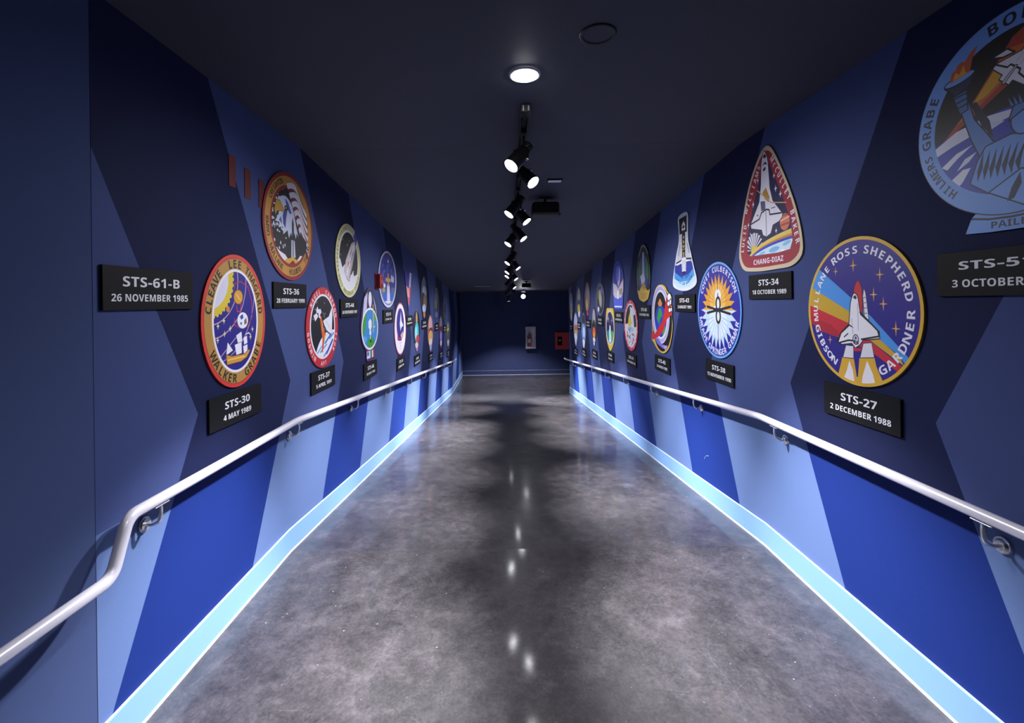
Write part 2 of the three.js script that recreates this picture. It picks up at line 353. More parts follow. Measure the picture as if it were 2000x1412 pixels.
[[2.98, toL(0, 0.75), 'nearest ceiling spotlight, tipped toward the left wall'],
 [3.41, toR(0, 0.75), 'second ceiling spotlight, tipped right beside the white ceiling grille'],
 [4.20, toL(), 'third ceiling spotlight along the track, tipped left'],
 [4.46, toR(), 'fourth ceiling spotlight along the track, beside the black box unit'],
 [5.20, toR(), 'fifth ceiling spotlight along the track, tipped right'],
 [5.48, toL(), 'sixth ceiling spotlight along the track, tipped left'],
 [6.81, toL(), 'seventh ceiling spotlight along the track, tipped left'],
 [7.30, toR(), 'eighth ceiling spotlight along the track, tipped right'],
 [7.72, toL(), 'ninth ceiling spotlight along the track, tipped left'],
 [8.21, toL(), 'tenth ceiling spotlight along the track, tipped left'],
 [8.55, toR(), 'eleventh ceiling spotlight along the track, tipped right'],
 [9.4, toL(0, -0.3), 'twelfth ceiling spotlight along the track, tipped left and away'],
 [9.9, toR(), 'thirteenth ceiling spotlight along the track, tipped right'],
 [10.8, toR(0, -0.2), 'fourteenth ceiling spotlight along the track, tipped right'],
 [11.3, toL(0, -0.3), 'fifteenth ceiling spotlight along the track, tipped left and away'],
].forEach(([s, d, label]) => trackHead(s, d, label, s === 10.8 ? 2.6 : s > 6 ? 1.35 : s < 3.5 ? 1.5 : 1, 0.41, 1, s < 3.5 ? 0.85 : 1));
trackHead(14.2, [0.02, -1, 0.12], 'farthest ceiling spotlight, pointing straight down before the end wall', 0.48, 0.96, 0.25, 0);

function downlight(x, s, label, lit) {
  const g = thing('recessed_downlight', label, 'downlight'); g.position.set(x, ceilY(s) - 0.0005, -s);
  mesh('trim_ring', new THREE.LatheGeometry([[0.062, -0.001], [0.064, -0.006], [0.072, -0.008], [0.078, -0.005], [0.079, 0]].map(([r, y]) => new THREE.Vector2(r, y)), 40), lit ? M.white : M.black, g);
  if (lit) {
    mesh('lens', new THREE.LatheGeometry([[0, -0.024], [0.025, -0.0225], [0.045, -0.016], [0.056, -0.009], [0.063, -0.002]].map(([r, y]) => new THREE.Vector2(r, y)), 40), M.lens, g);
    const L = new THREE.SpotLight(LAMP_COLOR, lit, 0, 1.12, 1, 2); L.name = 'down_beam'; L.castShadow = true; L.shadow.radius = 3; L.position.set(0, -0.034, 0);
    const tg = new THREE.Object3D(); tg.name = 'beam_target'; tg.position.set(0, -1, 0); g.add(tg); g.add(L); L.target = tg;
  } else {
    mesh('baffle', new THREE.LatheGeometry([[0, -0.0012], [0.03, -0.0014], [0.062, -0.002]].map(([r, y]) => new THREE.Vector2(r, y)), 32), M.ceiling, g);
  }
}
downlight(0.117, 2.31, 'glowing round downlight in the ceiling before the track', 12);
downlight(0.117, 0.1, 'round downlight overhead, above the top edge of the picture', 11);
downlight(0.415, 1.97, 'unlit round ceiling fitting with a thin black ring', 0);

// ceiling grilles, black units, a small pendant
function grille(x, s, w, label) {
  const g = thing('ceiling_grille', label, 'ceiling grille'); g.position.set(x, ceilY(s) - 0.0005, -s);
  if (s > CEIL0 && s < RAMP1) g.rotation.x = -Math.atan(SLOPE);
  const dp = 0.062;
  mesh('frame', mergeGeometries([box(w, 0.012, 0.008, 0, -0.0065, dp / 2), box(w, 0.012, 0.008, 0, -0.0065, -dp / 2), box(0.01, 0.012, dp - 0.008, w / 2 - 0.005, -0.0065, 0), box(0.01, 0.012, dp - 0.008, -w / 2 + 0.005, -0.0065, 0)]), M.black, g);
  mesh('diffuser', box(w - 0.021, 0.012, dp - 0.009, 0, -0.0068, 0), M.vent, g);
}
grille(0.46, 4.08, 0.135, 'small white rectangular ceiling grille beside the second spotlight');
grille(-0.545, 11.7, 0.43, 'long thin white ceiling grille at the far left of the ceiling');
grille(0.52, 10.7, 0.15, 'tiny white ceiling grille far along, right of the track');
function ceilingUnit(x, s, label, k = 1) {
  const g = thing('ceiling_unit', label, 'speaker'); g.position.set(x, ceilY(s), -s);
  mesh('mount_plate', box(0.12 * k, 0.008, 0.1 * k, 0, -0.0075, 0), M.black, g);
  mesh('mount_arm', cyl(0.014, 0.014, 0.05 * k, 12).translate(0, -0.033 * k, 0), M.black, g);
  mesh('body', new RoundedBoxGeometry(0.27 * k, 0.13 * k, 0.2 * k, 4, 0.03 * k).translate(0, -0.115 * k, 0), M.black, g);
  mesh('front_grille', new RoundedBoxGeometry(0.24 * k, 0.1 * k, 0.012, 3, 0.005).translate(0, -0.115 * k, 0.102 * k), M.blackGloss, g);
  mesh('side_knob', cyl(0.012, 0.012, 0.02, 12).rotateZ(Math.PI / 2).translate(0.142 * k, -0.16 * k, 0), M.blackGloss, g);
}
ceilingUnit(0.42, 4.6, 'black rounded box unit hanging from the ceiling right of the spotlights');
ceilingUnit(0.53, 11.0, 'small black box unit hanging far along the ceiling', 0.8);
{
  const s = 12.6, g = thing('pendant_lamp', 'tiny white pendant lamp with glowing globe at the far end', 'pendant lamp'); g.position.set(0.52, ceilY(s), -s);
  mesh('cone_canopy', cyl(0.012, 0.062, 0.075, 20).translate(0, -0.0385, 0), M.white, g);
  mesh('stem', cyl(0.005, 0.005, 0.07, 8).translate(0, -0.108, 0), M.black, g);
  mesh('globe', new THREE.SphereGeometry(0.06, 20, 14).translate(0, -0.2, 0), M.globe, g);
  const L = new THREE.PointLight(LAMP_COLOR, 0.5, 0, 2); L.name = 'globe_light'; L.castShadow = true; L.shadow.radius = 3; L.position.set(0, -0.2, 0); g.add(L);
}

// ------------------------------------------------------------------ alarm, red bars, cabinets
{
  const g = thing('fire_alarm', 'red fire alarm with white strobe between two patches on the left wall', 'fire alarm'); g.position.set(XL, 1.925, -5.3); g.rotation.y = Math.PI / 2;
  mesh('back_plate', rbox(0.14, 0.18, 0.014, 0.004, 0, 0, 0.009), M.red, g);
  mesh('body', rbox(0.125, 0.165, 0.05, 0.012, 0, 0, 0.041), M.red, g);
  mesh('strobe', rbox(0.07, 0.05, 0.03, 0.01, 0.02, -0.05, 0.078), M.white, g);
  mesh('horn_slots', mergeGeometries([0.02, 0.035, 0.05].map((y) => box(0.07, 0.006, 0.003, 0, y, 0.0665))), M.black, g);
}
{
  const spots = [[2.50, 2.39], [2.65, 2.36], [2.80, 2.335]];
  spots.forEach(([s, y], i) => {
    const m = mesh(numbered('red_bar'), box(0.062, 0.17, 0.003), M.redFlat, scene); m.position.set(XL + 0.0028, y, -s); m.rotation.y = Math.PI / 2;
    m.userData = { label: ['leftmost of three dim red bars high on the left wall', 'middle one of three dim red bars on the left wall', 'red bar nearest the eagle patch on the left wall'][i], category: 'wall mark', group: 'red bars above the eagle patch' };
  });
}
{ // extinguisher cabinet on the end wall
  const y0 = 0.47, x0 = 0.88, g = thing('extinguisher_cabinet', 'tall silver fire extinguisher cabinet with glass door on the end wall', 'cabinet'); g.position.set(x0, y0, -END);
  const w = 0.345, h = 0.745, d = 0.13;
  mesh('back_panel', box(w, h, 0.006, 0, 0, 0.0045), M.white, g);
  mesh('side_panel', mergeGeometries([box(0.008, h, d, -w / 2 + 0.004, 0, d / 2 + 0.009), box(0.008, h, d, w / 2 - 0.004, 0, d / 2 + 0.009), box(w - 0.016, 0.008, d, 0, h / 2 - 0.004, d / 2 + 0.009), box(w - 0.016, 0.008, d, 0, -h / 2 + 0.004, d / 2 + 0.009)]), M.aluminium, g);
  const door = mesh('door_frame', mergeGeometries([box(0.05, h, 0.016, -w / 2 + 0.025, 0, d + 0.018), box(0.05, h, 0.016, w / 2 - 0.025, 0, d + 0.018), box(w - 0.1, 0.07, 0.016, 0, h / 2 - 0.035, d + 0.018), box(w - 0.1, 0.07, 0.016, 0, -h / 2 + 0.035, d + 0.018)]), M.aluminium, g);
  mesh('glass_pane', box(w - 0.102, h - 0.142, 0.003, 0, 0, d + 0.018), M.glass, door);
  mesh('pull_handle', rbox(0.012, 0.08, 0.02, 0.004, w / 2 - 0.02, 0, d + 0.037), M.steel, door);
  const e = thing('fire_extinguisher', 'red fire extinguisher behind the cabinet glass on the end wall', 'fire extinguisher'); e.position.set(x0 - 0.045, y0 - h / 2 + 0.01, -END + 0.078);
  mesh('cylinder', new THREE.LatheGeometry([[0, 0], [0.055, 0], [0.06, 0.01], [0.06, 0.4], [0.05, 0.44], [0.025, 0.465], [0.02, 0.49], [0, 0.49]].map(([r, y]) => new THREE.Vector2(r, y)), 24), M.red, e);
  mesh('label_band', new THREE.CylinderGeometry(0.0608, 0.0608, 0.13, 24, 1, true).translate(0, 0.25, 0), M.letter, e);
  mesh('valve', mergeGeometries([cyl(0.014, 0.014, 0.05, 12).translate(0, 0.515, 0), box(0.02, 0.012, 0.11, 0, 0.55, 0.005), box(0.02, 0.012, 0.1, 0, 0.525, 0.01)]), M.black, e);
  mesh('hose', new THREE.TubeGeometry(new THREE.CatmullRomCurve3([V(0.012, 0.51, 0), V(0.06, 0.5, 0), V(0.076, 0.4, 0), V(0.072, 0.2, 0)]), 16, 0.008, 8), M.black, e);
}
{
  const g = thing('red_cabinet', 'red cabinet with small dark window half hidden by the right wall', 'cabinet'); g.position.set(2.04, 0.345, -END);
  mesh('body', rbox(0.64, 0.59, 0.12, 0.008, 0, 0, 0.062), M.redCabinet, g);
  const d = mesh('door', rbox(0.6, 0.55, 0.016, 0.005, 0, 0, 0.131), M.redCabinet, g);
  mesh('window', mergeGeometries([box(0.15, 0.3, 0.006, -0.17, 0, 0.1425)]), M.blackGloss, d);
  mesh('display', box(0.07, 0.05, 0.003, -0.17, 0.02, 0.147), M.aluminium, d);
  mesh('lock', cyl(0.012, 0.012, 0.012, 12).rotateX(Math.PI / 2).translate(0.06, 0.02, 0.145), M.steel, d);
}

// ------------------------------------------------------------------ mission patches: printed emblem boards
// drawing units: half the board's height, x right, y down, origin in the middle
function artCanvas(px, asp) {
  const c = document.createElement('canvas'); c.height = px; c.width = Math.max(16, Math.round(px * asp));
  const k = c.getContext('2d'); k.translate(c.width / 2, px / 2); k.scale(px / 2, px / 2); k.lineJoin = 'round'; k.lineCap = 'round';
  return [c, k];
}
const D = {
  path(k, pts, close = true) { k.beginPath(); pts.forEach((p, i) => (p.length === 2 ? (i ? k.lineTo(p[0], p[1]) : k.moveTo(p[0], p[1])) : p.length === 4 ? k.quadraticCurveTo(...p) : k.bezierCurveTo(...p))); if (close) k.closePath(); },
  poly(k, pts, fill, stroke, lw = 0.015) { D.path(k, pts); if (fill) { k.fillStyle = fill; k.fill(); } if (stroke) { k.strokeStyle = stroke; k.lineWidth = lw; k.stroke(); } },
  line(k, pts, col, lw = 0.015) { D.path(k, pts, false); k.strokeStyle = col; k.lineWidth = lw; k.stroke(); },
  ell(k, x, y, rx, ry, fill, stroke, lw = 0.02, rot = 0) { k.beginPath(); k.ellipse(x, y, rx, ry, rot, 0, 7); if (fill) { k.fillStyle = fill; k.fill(); } if (stroke) { k.strokeStyle = stroke; k.lineWidth = lw; k.stroke(); } },
  star(k, x, y, r, col, fat = 0.16) { const p = []; for (let i = 0; i < 8; i++) { const a = i * Math.PI / 4, q = i % 2 ? r * fat : r * (i % 4 ? 0.72 : 1); p.push([x + q * Math.sin(a), y - q * Math.cos(a)]); } D.poly(k, p, col); },
  text(k, s, x, y, size, col, rot = 0, sx = 1, weight = 'bold') { k.save(); k.translate(x, y); k.rotate(rot); k.scale(size / 72 * sx, size / 72); k.font = weight + ' 100px sans-serif'; k.textAlign = 'center'; k.textBaseline = 'alphabetic'; k.fillStyle = col; k.fillText(s, 0, 36); k.restore(); },
  // letters along an ellipse; degrees clockwise from the top; reversed = tops toward the middle
  ring(k, s, cx, cy, rx, ry, a0, a1, size, col, reversed = false, sx = 1) {
    [...s].forEach((ch, i) => {
      const a = (a0 + (a1 - a0) * (s.length > 1 ? i / (s.length - 1) : 0.5)) * Math.PI / 180, x = cx + rx * Math.sin(a), y = cy - ry * Math.cos(a);
      const rot = Math.atan2(Math.sin(a) / rx, Math.cos(a) / ry);
      if (ch !== ' ') D.text(k, ch, x, y, size * 1.22, col, rot + (reversed ? Math.PI : 0), sx * 1.05);
    });
  },
  // letters along a straight or bent line of points
  along(k, s, p0, p1, size, col, sx = 1) { const r = Math.atan2(p1[1] - p0[1], p1[0] - p0[0]); [...s].forEach((ch, i) => { const t = i / (s.length - 1); if (ch !== ' ') D.text(k, ch, p0[0] + (p1[0] - p0[0]) * t, p0[1] + (p1[1] - p0[1]) * t, size * 1.2, col, r, sx); }); },
  clipEll(k, x, y, rx, ry, fn) { k.save(); k.beginPath(); k.ellipse(x, y, rx, ry, 0, 0, 7); k.clip(); fn(); k.restore(); },
  // orbiter seen from above, nose up, height about 2 units before scaling
  orbiter(k, x, y, sc, rot = 0, body = '#f2f0f4', edge = '#15131c') {
    k.save(); k.translate(x, y); k.rotate(rot); k.scale(sc, sc);
    D.poly(k, [[0, -1], [0.1, -0.88, 0.14, -0.66], [0.16, 0.0], [0.62, 0.55], [0.62, 0.7], [0.2, 0.72], [0.2, 0.86], [-0.2, 0.86], [-0.2, 0.72], [-0.62, 0.7], [-0.62, 0.55], [-0.16, 0.0], [-0.14, -0.66], [-0.1, -0.88, 0, -1]], body, edge, 0.03);
    D.line(k, [[-0.6, 0.56], [-0.22, 0.5], [-0.18, 0.4], [0.18, 0.4], [0.22, 0.5], [0.6, 0.56]], edge, 0.05);
    D.poly(k, [[-0.03, 0.35], [0.03, 0.35], [0.05, 0.9], [-0.05, 0.9]], '#c9c7d2', edge, 0.02);
    D.poly(k, [[-0.09, -0.72], [0, -0.8], [0.09, -0.72], [0.05, -0.67], [-0.05, -0.67]], edge);
    D.line(k, [[-0.08, -0.5], [-0.08, 0.3]], '#c4c2cc', 0.02); D.line(k, [[0.08, -0.5], [0.08, 0.3]], '#c4c2cc', 0.02);
    k.restore();
  },
  specks(k, n, rx, ry, cx, cy, col, r = 0.012) { for (let i = 0; i < n; i++) { const a = rnd() * 6.28, q = Math.sqrt(rnd()); D.ell(k, cx + rx * q * Math.cos(a), cy + ry * q * Math.sin(a), r * (0.6 + rnd()), r * (0.6 + rnd()), col); } },
};
const EL = (asp, cy = 0, r = 1) => { const p = []; for (let i = 0; i < 64; i++) { const a = i / 64 * Math.PI * 2; p.push([asp * r * Math.sin(a), cy - r * Math.cos(a)]); } return p; };
const smooth = (pts, n = 64) => new THREE.CatmullRomCurve3(pts.map(([x, y]) => V(x, y, 0)), true, 'centripetal').getSpacedPoints(n).slice(0, n).map((p) => [p.x, p.y]);

function patch(side, s, y, w, h, px, outline, edge, draw, label) {
  const asp = w / h, g = thing('mission_patch', label, 'wall emblem', side === 'L' ? 'mission patches on the left wall' : 'mission patches on the right wall');
  g.position.set(side === 'L' ? XL + 0.0015 : XR - 0.0015, y, -s); g.rotation.y = side === 'L' ? Math.PI / 2 : -Math.PI / 2;
  const pts = outline(asp), u = h / 2, sh = new THREE.Shape(pts.map(([a, b]) => new THREE.Vector2(a * u, -b * u)));
  mesh('backing_board', new THREE.ExtrudeGeometry(sh, { depth: 0.009, bevelEnabled: false }), new THREE.MeshStandardMaterial({ color: edge, roughness: 0.55 }), g);
  const f = new THREE.ShapeGeometry(sh).translate(0, 0, 0.0096), P = f.attributes.position, U = f.attributes.uv;
  for (let i = 0; i < P.count; i++) U.setXY(i, P.getX(i) / w + 0.5, P.getY(i) / h + 0.5);
  const [c, k] = artCanvas(px, asp); draw(k, asp);
  const t = new THREE.CanvasTexture(c); t.colorSpace = THREE.SRGBColorSpace; t.anisotropy = 8;
  mesh('printed_face', f, new THREE.MeshStandardMaterial({ map: t, roughness: 0.5 }), g);
  return g;
}
const ell = (asp) => EL(asp);

// -- right wall ---------------------------------------------------------------
const outline51 = () => { const p = []; for (let i = 0; i < 60; i++) { const a = (200 + i / 59 * 320) * Math.PI / 180; p.push([0.928 * Math.sin(a), -0.07 - 0.928 * Math.cos(a)]); } return [...p, [0.36, 0.84], [0.42, 0.985], [0.2, 0.998], [0, 1], [-0.2, 0.998], [-0.42, 0.985], [-0.36, 0.84]]; };
patch('R', 1.57, 2.262, 0.70, 0.755, 1024, outline51, 0x0b0d14, (k) => {
  k.fillStyle = '#6f9fe6'; k.fillRect(-2, -2, 4, 4);
  const cy = -0.07; D.ell(k, 0, cy, 0.925, 0.925, '#6f9fe6', '#101624', 0.012);
  D.ell(k, 0, cy, 0.735, 0.735, '#0a0a0d');
  D.clipEll(k, 0, cy, 0.735, 0.735, () => {
    D.poly(k, [[-0.66, 0.02], [-0.35, -0.27], [0.02, -0.72], [0.4, -0.9], [0.45, -0.55], [0.1, -0.38], [-0.3, -0.16]], '#b0402a');
    D.poly(k, [[-0.5, -0.12], [-0.3, -0.32], [-0.02, -0.64], [0.12, -0.62], [0.05, -0.42], [-0.25, -0.24]], '#cf6a28');
    D.poly(k, [[-0.34, -0.26], [-0.12, -0.52], [0.02, -0.56], [0.0, -0.44], [-0.2, -0.3]], '#e0a92b');
    D.poly(k, [[-0.8, 0.06], [-0.45, -0.1, -0.2, -0.1], [0.2, -0.14, 0.5, 0.0], [0.9, 0.2], [0.9, 0.9], [-0.9, 0.9]], '#2f3fae');
    D.poly(k, [[-0.76, 0.06], [-0.5, -0.06], [-0.2, -0.1], [0.05, -0.08], [0.0, -0.02], [-0.3, 0.02], [-0.55, 0.08], [-0.74, 0.14]], '#dfe2ef');
    D.poly(k, [[-0.66, 0.26], [-0.5, 0.16], [-0.34, 0.12], [-0.5, 0.22], [-0.6, 0.3]], '#e6e8f2'); D.poly(k, [[-0.56, 0.42], [-0.44, 0.34], [-0.36, 0.34], [-0.44, 0.46], [-0.5, 0.52]], '#e6e8f2'); D.poly(k, [[-0.5, 0.34], [-0.42, 0.24], [-0.3, 0.2], [-0.38, 0.28]], '#dfe3f2');
    D.poly(k, [[-0.4, 0.02], [-0.2, -0.05], [-0.05, 0.0], [-0.2, 0.05]], '#cfd6ee');
    D.orbiter(k, 0.13, -0.53, 0.3, 0.8, '#e9e9f2');
    D.poly(k, [[-0.16, -0.62], [-0.02, -0.64], [0.04, -0.58], [-0.06, -0.58]], '#e9e9f2', '#15151c');
  });
  // raised arm, torch, crown, robe
  D.poly(k, [[-0.385, -0.36], [-0.32, -0.12], [-0.18, 0.1], [-0.1, 0.24], [-0.26, 0.3], [-0.36, 0.06], [-0.44, -0.2], [-0.46, -0.3]], '#5f8ac8', '#0d1220', 0.012);
  D.poly(k, [[-0.36, -0.28], [-0.25, -0.02], [-0.15, 0.12], [-0.18, -0.05], [-0.3, -0.28]], '#1b2233');
  D.poly(k, [[-0.53, -0.42], [-0.39, -0.44], [-0.38, -0.24], [-0.46, -0.22]], '#4d72a8', '#0d1220', 0.012);
  for (let i = 0; i < 3; i++) D.line(k, [[-0.51 + i * 0.02, -0.4 + i * 0.055], [-0.39, -0.41 + i * 0.055]], '#131a2a', 0.014);
  D.poly(k, [[-0.62, -0.55], [-0.32, -0.585], [-0.35, -0.48], [-0.5, -0.42]], '#22304a', '#0d1220', 0.012);
  D.ell(k, -0.465, -0.575, 0.155, 0.042, '#7ea8e8', '#101728', 0.012, -0.1);
  D.poly(k, [[-0.56, -0.58], [-0.55, -0.7, -0.5, -0.68], [-0.48, -0.76, -0.4, -0.72], [-0.38, -0.78, -0.28, -0.82], [-0.33, -0.72], [-0.36, -0.6]], '#c2542a'); D.poly(k, [[-0.53, -0.59], [-0.5, -0.66], [-0.46, -0.62], [-0.42, -0.7], [-0.4, -0.62], [-0.38, -0.6]], '#e5a02c');
  D.poly(k, [[-0.22, 0.18], [0, 0.14], [0.35, 0.2], [0.45, 0.6], [0.1, 0.62], [-0.2, 0.63], [-0.37, 0.5], [-0.3, 0.3]], '#6f9fe6', '#0d1220', 0.012);
  for (let i = 0; i < 7; i++) D.poly(k, [[-0.24 + i * 0.06, 0.22], [-0.3 + i * 0.055, 0.4], [-0.3 + i * 0.06, 0.5], [-0.25 + i * 0.055, 0.38]], '#1c2740');
  D.poly(k, [[-0.2, 0.625], [0.08, 0.47], [0.36, 0.6], [0.1, 0.8]], '#7aa9ee', '#0d1220', 0.012); D.poly(k, [[0.07, 0.5], [0.0, 0.62], [-0.04, 0.74], [0.02, 0.72], [0.08, 0.6]], '#1c2740');
  D.ell(k, 0.1, 0.04, 0.1, 0.13, '#6f9fe6', '#0d1220', 0.012); D.poly(k, [[-0.02, 0.02], [0.02, -0.1], [0.1, -0.14], [0.19, -0.1], [0.22, 0.02], [0.1, -0.04]], '#5580c0', '#0d1220', 0.012);
  for (let i = 0; i < 6; i++) D.poly(k, [[0.0 + i * 0.035, -0.1], [0.0 + i * 0.045 - 0.03, -0.22], [0.03 + i * 0.035, -0.11]], '#5580c0', '#0d1220', 0.006);
  D.line(k, [[-0.36, 0.845], [-0.2, 0.875], [0, 0.885], [0.2, 0.875], [0.36, 0.845]], '#101624', 0.02);
  D.text(k, 'PAILES', 0, 0.935, 0.062, '#0e1426', 0, 1.35);
  D.ring(k, 'BOBKO', 0, cy, 0.83, 0.83, -10, 30, 0.085, '#0e1426', false, 1.15);
  D.ring(k, 'GRABE', 0, cy, 0.83, 0.83, -93, -62, 0.08, '#0e1426', false, 1.1); D.ring(k, 'HILMERS', 0, cy, 0.83, 0.83, -139, -104, 0.07, '#0e1426', false, 1); D.ring(k, 'STEWART', 0, cy, 0.83, 0.83, 60, 100, 0.08, '#0e1426', false, 1.1);
}, 'largest round light blue patch with raised torch, cut off at the right edge');

patch('R', 2.266, 1.592, 0.723, 0.733, 1024, ell, 0xa8811c, (k, a) => {
  D.ell(k, 0, 0, a, 1, '#e2b431'); D.ell(k, 0, 0, a * 0.955, 0.955, '#271a86');
  D.clipEll(k, 0, 0, a * 0.955, 0.955, () => {
    D.poly(k, [[-0.75, -0.63], [-0.1, -0.18], [0.22, 0.05], [0.86, 0.6], [0.8, 0.68], [0.62, 0.5], [0.3, 0.32], [-0.13, 0.01], [-0.95, -0.37]], '#4c9be8');
    D.poly(k, [[-0.95, -0.37], [-0.13, 0.01], [0.34, 0.33], [0.66, 0.54], [0.72, 0.64], [0.3, 0.42], [-0.14, 0.17], [-1, -0.09]], '#d3aa2a');
    D.poly(k, [[-1, -0.09], [-0.14, 0.17], [0.25, 0.4], [0.75, 0.68], [0.7, 0.76], [0.3, 0.55], [-0.2, 0.4], [-0.39, 0.37], [-0.7, 0.31], [-1, 0.15]], '#cf2635'); D.poly(k, [[-0.96, 0.08], [-0.5, 0.2], [-0.3, 0.34], [-0.39, 0.37], [-0.7, 0.31], [-0.96, 0.16]], '#b51f2e');
    D.poly(k, [[-0.4, 1.0], [-0.33, 0.8], [-0.28, 0.64], [-0.07, 0.63], [-0.02, 0.88], [0.0, 0.88], [0.03, 0.62], [0.28, 0.58], [0.31, 0.7], [0.4, 0.86], [0.5, 0.9], [0.3, 1.05]], '#e0b02e');
    D.poly(k, [[-0.26, 0.94], [-0.2, 0.82], [-0.15, 0.68], [-0.09, 0.8], [-0.06, 0.95]], '#f4eef2'); D.poly(k, [[0.06, 0.98], [0.08, 0.86], [0.16, 0.64], [0.25, 0.8], [0.3, 0.96]], '#f4eef2');
  });
  for (const [x, y] of [[-0.39, -0.56], [-0.06, -0.62], [0.38, -0.47], [0.28, -0.22], [0.43, -0.1], [0.61, 0.2], [-0.52, 0.42]]) D.star(k, x, y, x < -0.2 ? 0.075 : 0.1, '#e8b455', 0.15);
  D.poly(k, [[-0.21, 0.47], [-0.07, 0.47], [-0.07, 0.64], [-0.27, 0.65]], '#e8e6ee', '#33303c', 0.01); D.poly(k, [[0.1, 0.42], [0.24, 0.4], [0.28, 0.59], [0.04, 0.62]], '#e8e6ee', '#33303c', 0.01);
  D.poly(k, [[0.02, -0.42], [0.07, -0.38, 0.09, -0.28], [0.1, 0.1], [-0.02, 0.1], [-0.06, -0.26], [-0.04, -0.38, 0.02, -0.42]], '#cc2a30', '#2a1018', 0.01);
  D.poly(k, [[0.12, -0.31], [0.15, -0.25], [0.2, 0.1], [0.13, 0.12], [0.1, -0.2]], '#efedf3', '#33303c', 0.01); for (let i = 0; i < 4; i++) D.line(k, [[0.11, -0.18 + i * 0.07], [0.17, -0.19 + i * 0.07]], '#77748a', 0.01);
  D.poly(k, [[-0.05, -0.25], [0.02, -0.24, 0.03, -0.12], [0.06, 0.04], [0.36, 0.25], [0.37, 0.34], [0.1, 0.38], [0.04, 0.45], [-0.04, 0.5], [-0.1, 0.44], [-0.28, 0.47], [-0.38, 0.44], [-0.3, 0.3], [-0.15, 0.18], [-0.12, -0.1], [-0.09, -0.22, -0.05, -0.25]], '#f3f1f5', '#17151d', 0.014);
  D.line(k, [[0.05, 0.01], [0.34, 0.24], [0.36, 0.31], [0.07, 0.37]], '#15131a', 0.022); D.line(k, [[-0.36, 0.44], [-0.3, 0.31], [-0.14, 0.19], [-0.08, 0.22]], '#15131a', 0.018); D.line(k, [[-0.34, 0.45], [-0.16, 0.4], [-0.07, 0.4]], '#15131a', 0.022);
  D.poly(k, [[-0.07, -0.19], [-0.03, -0.22], [0.0, -0.18], [-0.03, -0.16]], '#17151d'); D.line(k, [[0.01, -0.1], [0.02, 0.25]], '#c6c3d0', 0.014); D.line(k, [[-0.1, 0.1], [-0.08, 0.3]], '#c6c3d0', 0.014); D.line(k, [[-0.24, 0.36], [-0.17, 0.31]], '#15131a', 0.016);
  D.ell(k, -0.03, 0.38, 0.05, 0.065, '#d8d6df', '#17151d', 0.012); D.ell(k, -0.05, 0.41, 0.022, 0.026, '#4a4856'); D.ell(k, 0.0, 0.42, 0.022, 0.026, '#4a4856'); D.ell(k, -0.03, 0.36, 0.018, 0.02, '#4a4856'); D.poly(k, [[-0.08, 0.5], [0.07, 0.49], [0.06, 0.53], [-0.06, 0.54]], '#cc2a30');
  const r = a * 0.83; D.ring(k, 'MULLANE', 0, 0, r, 0.83, -97, -44, 0.075, '#f3f1f8', false, 1.25); D.ring(k, 'ROSS', 0, 0, r, 0.83, -31, -2, 0.085, '#f3f1f8', false, 1.3); D.ring(k, 'SHEPHERD', 0, 0, r, 0.83, 12, 77, 0.088, '#f3f1f8', false, 1.2);
  D.ring(k, 'GARDNER', 0, 0, r, 0.84, 150, 92, 0.092, '#f3f1f8', true, 1.25); D.ring(k, 'GIBSON', 0, 0, r, 0.83, 251, 212, 0.08, '#f3f1f8', true, 1.3);
}, 'round navy patch with rainbow stripes and a launching shuttle on the right wall');

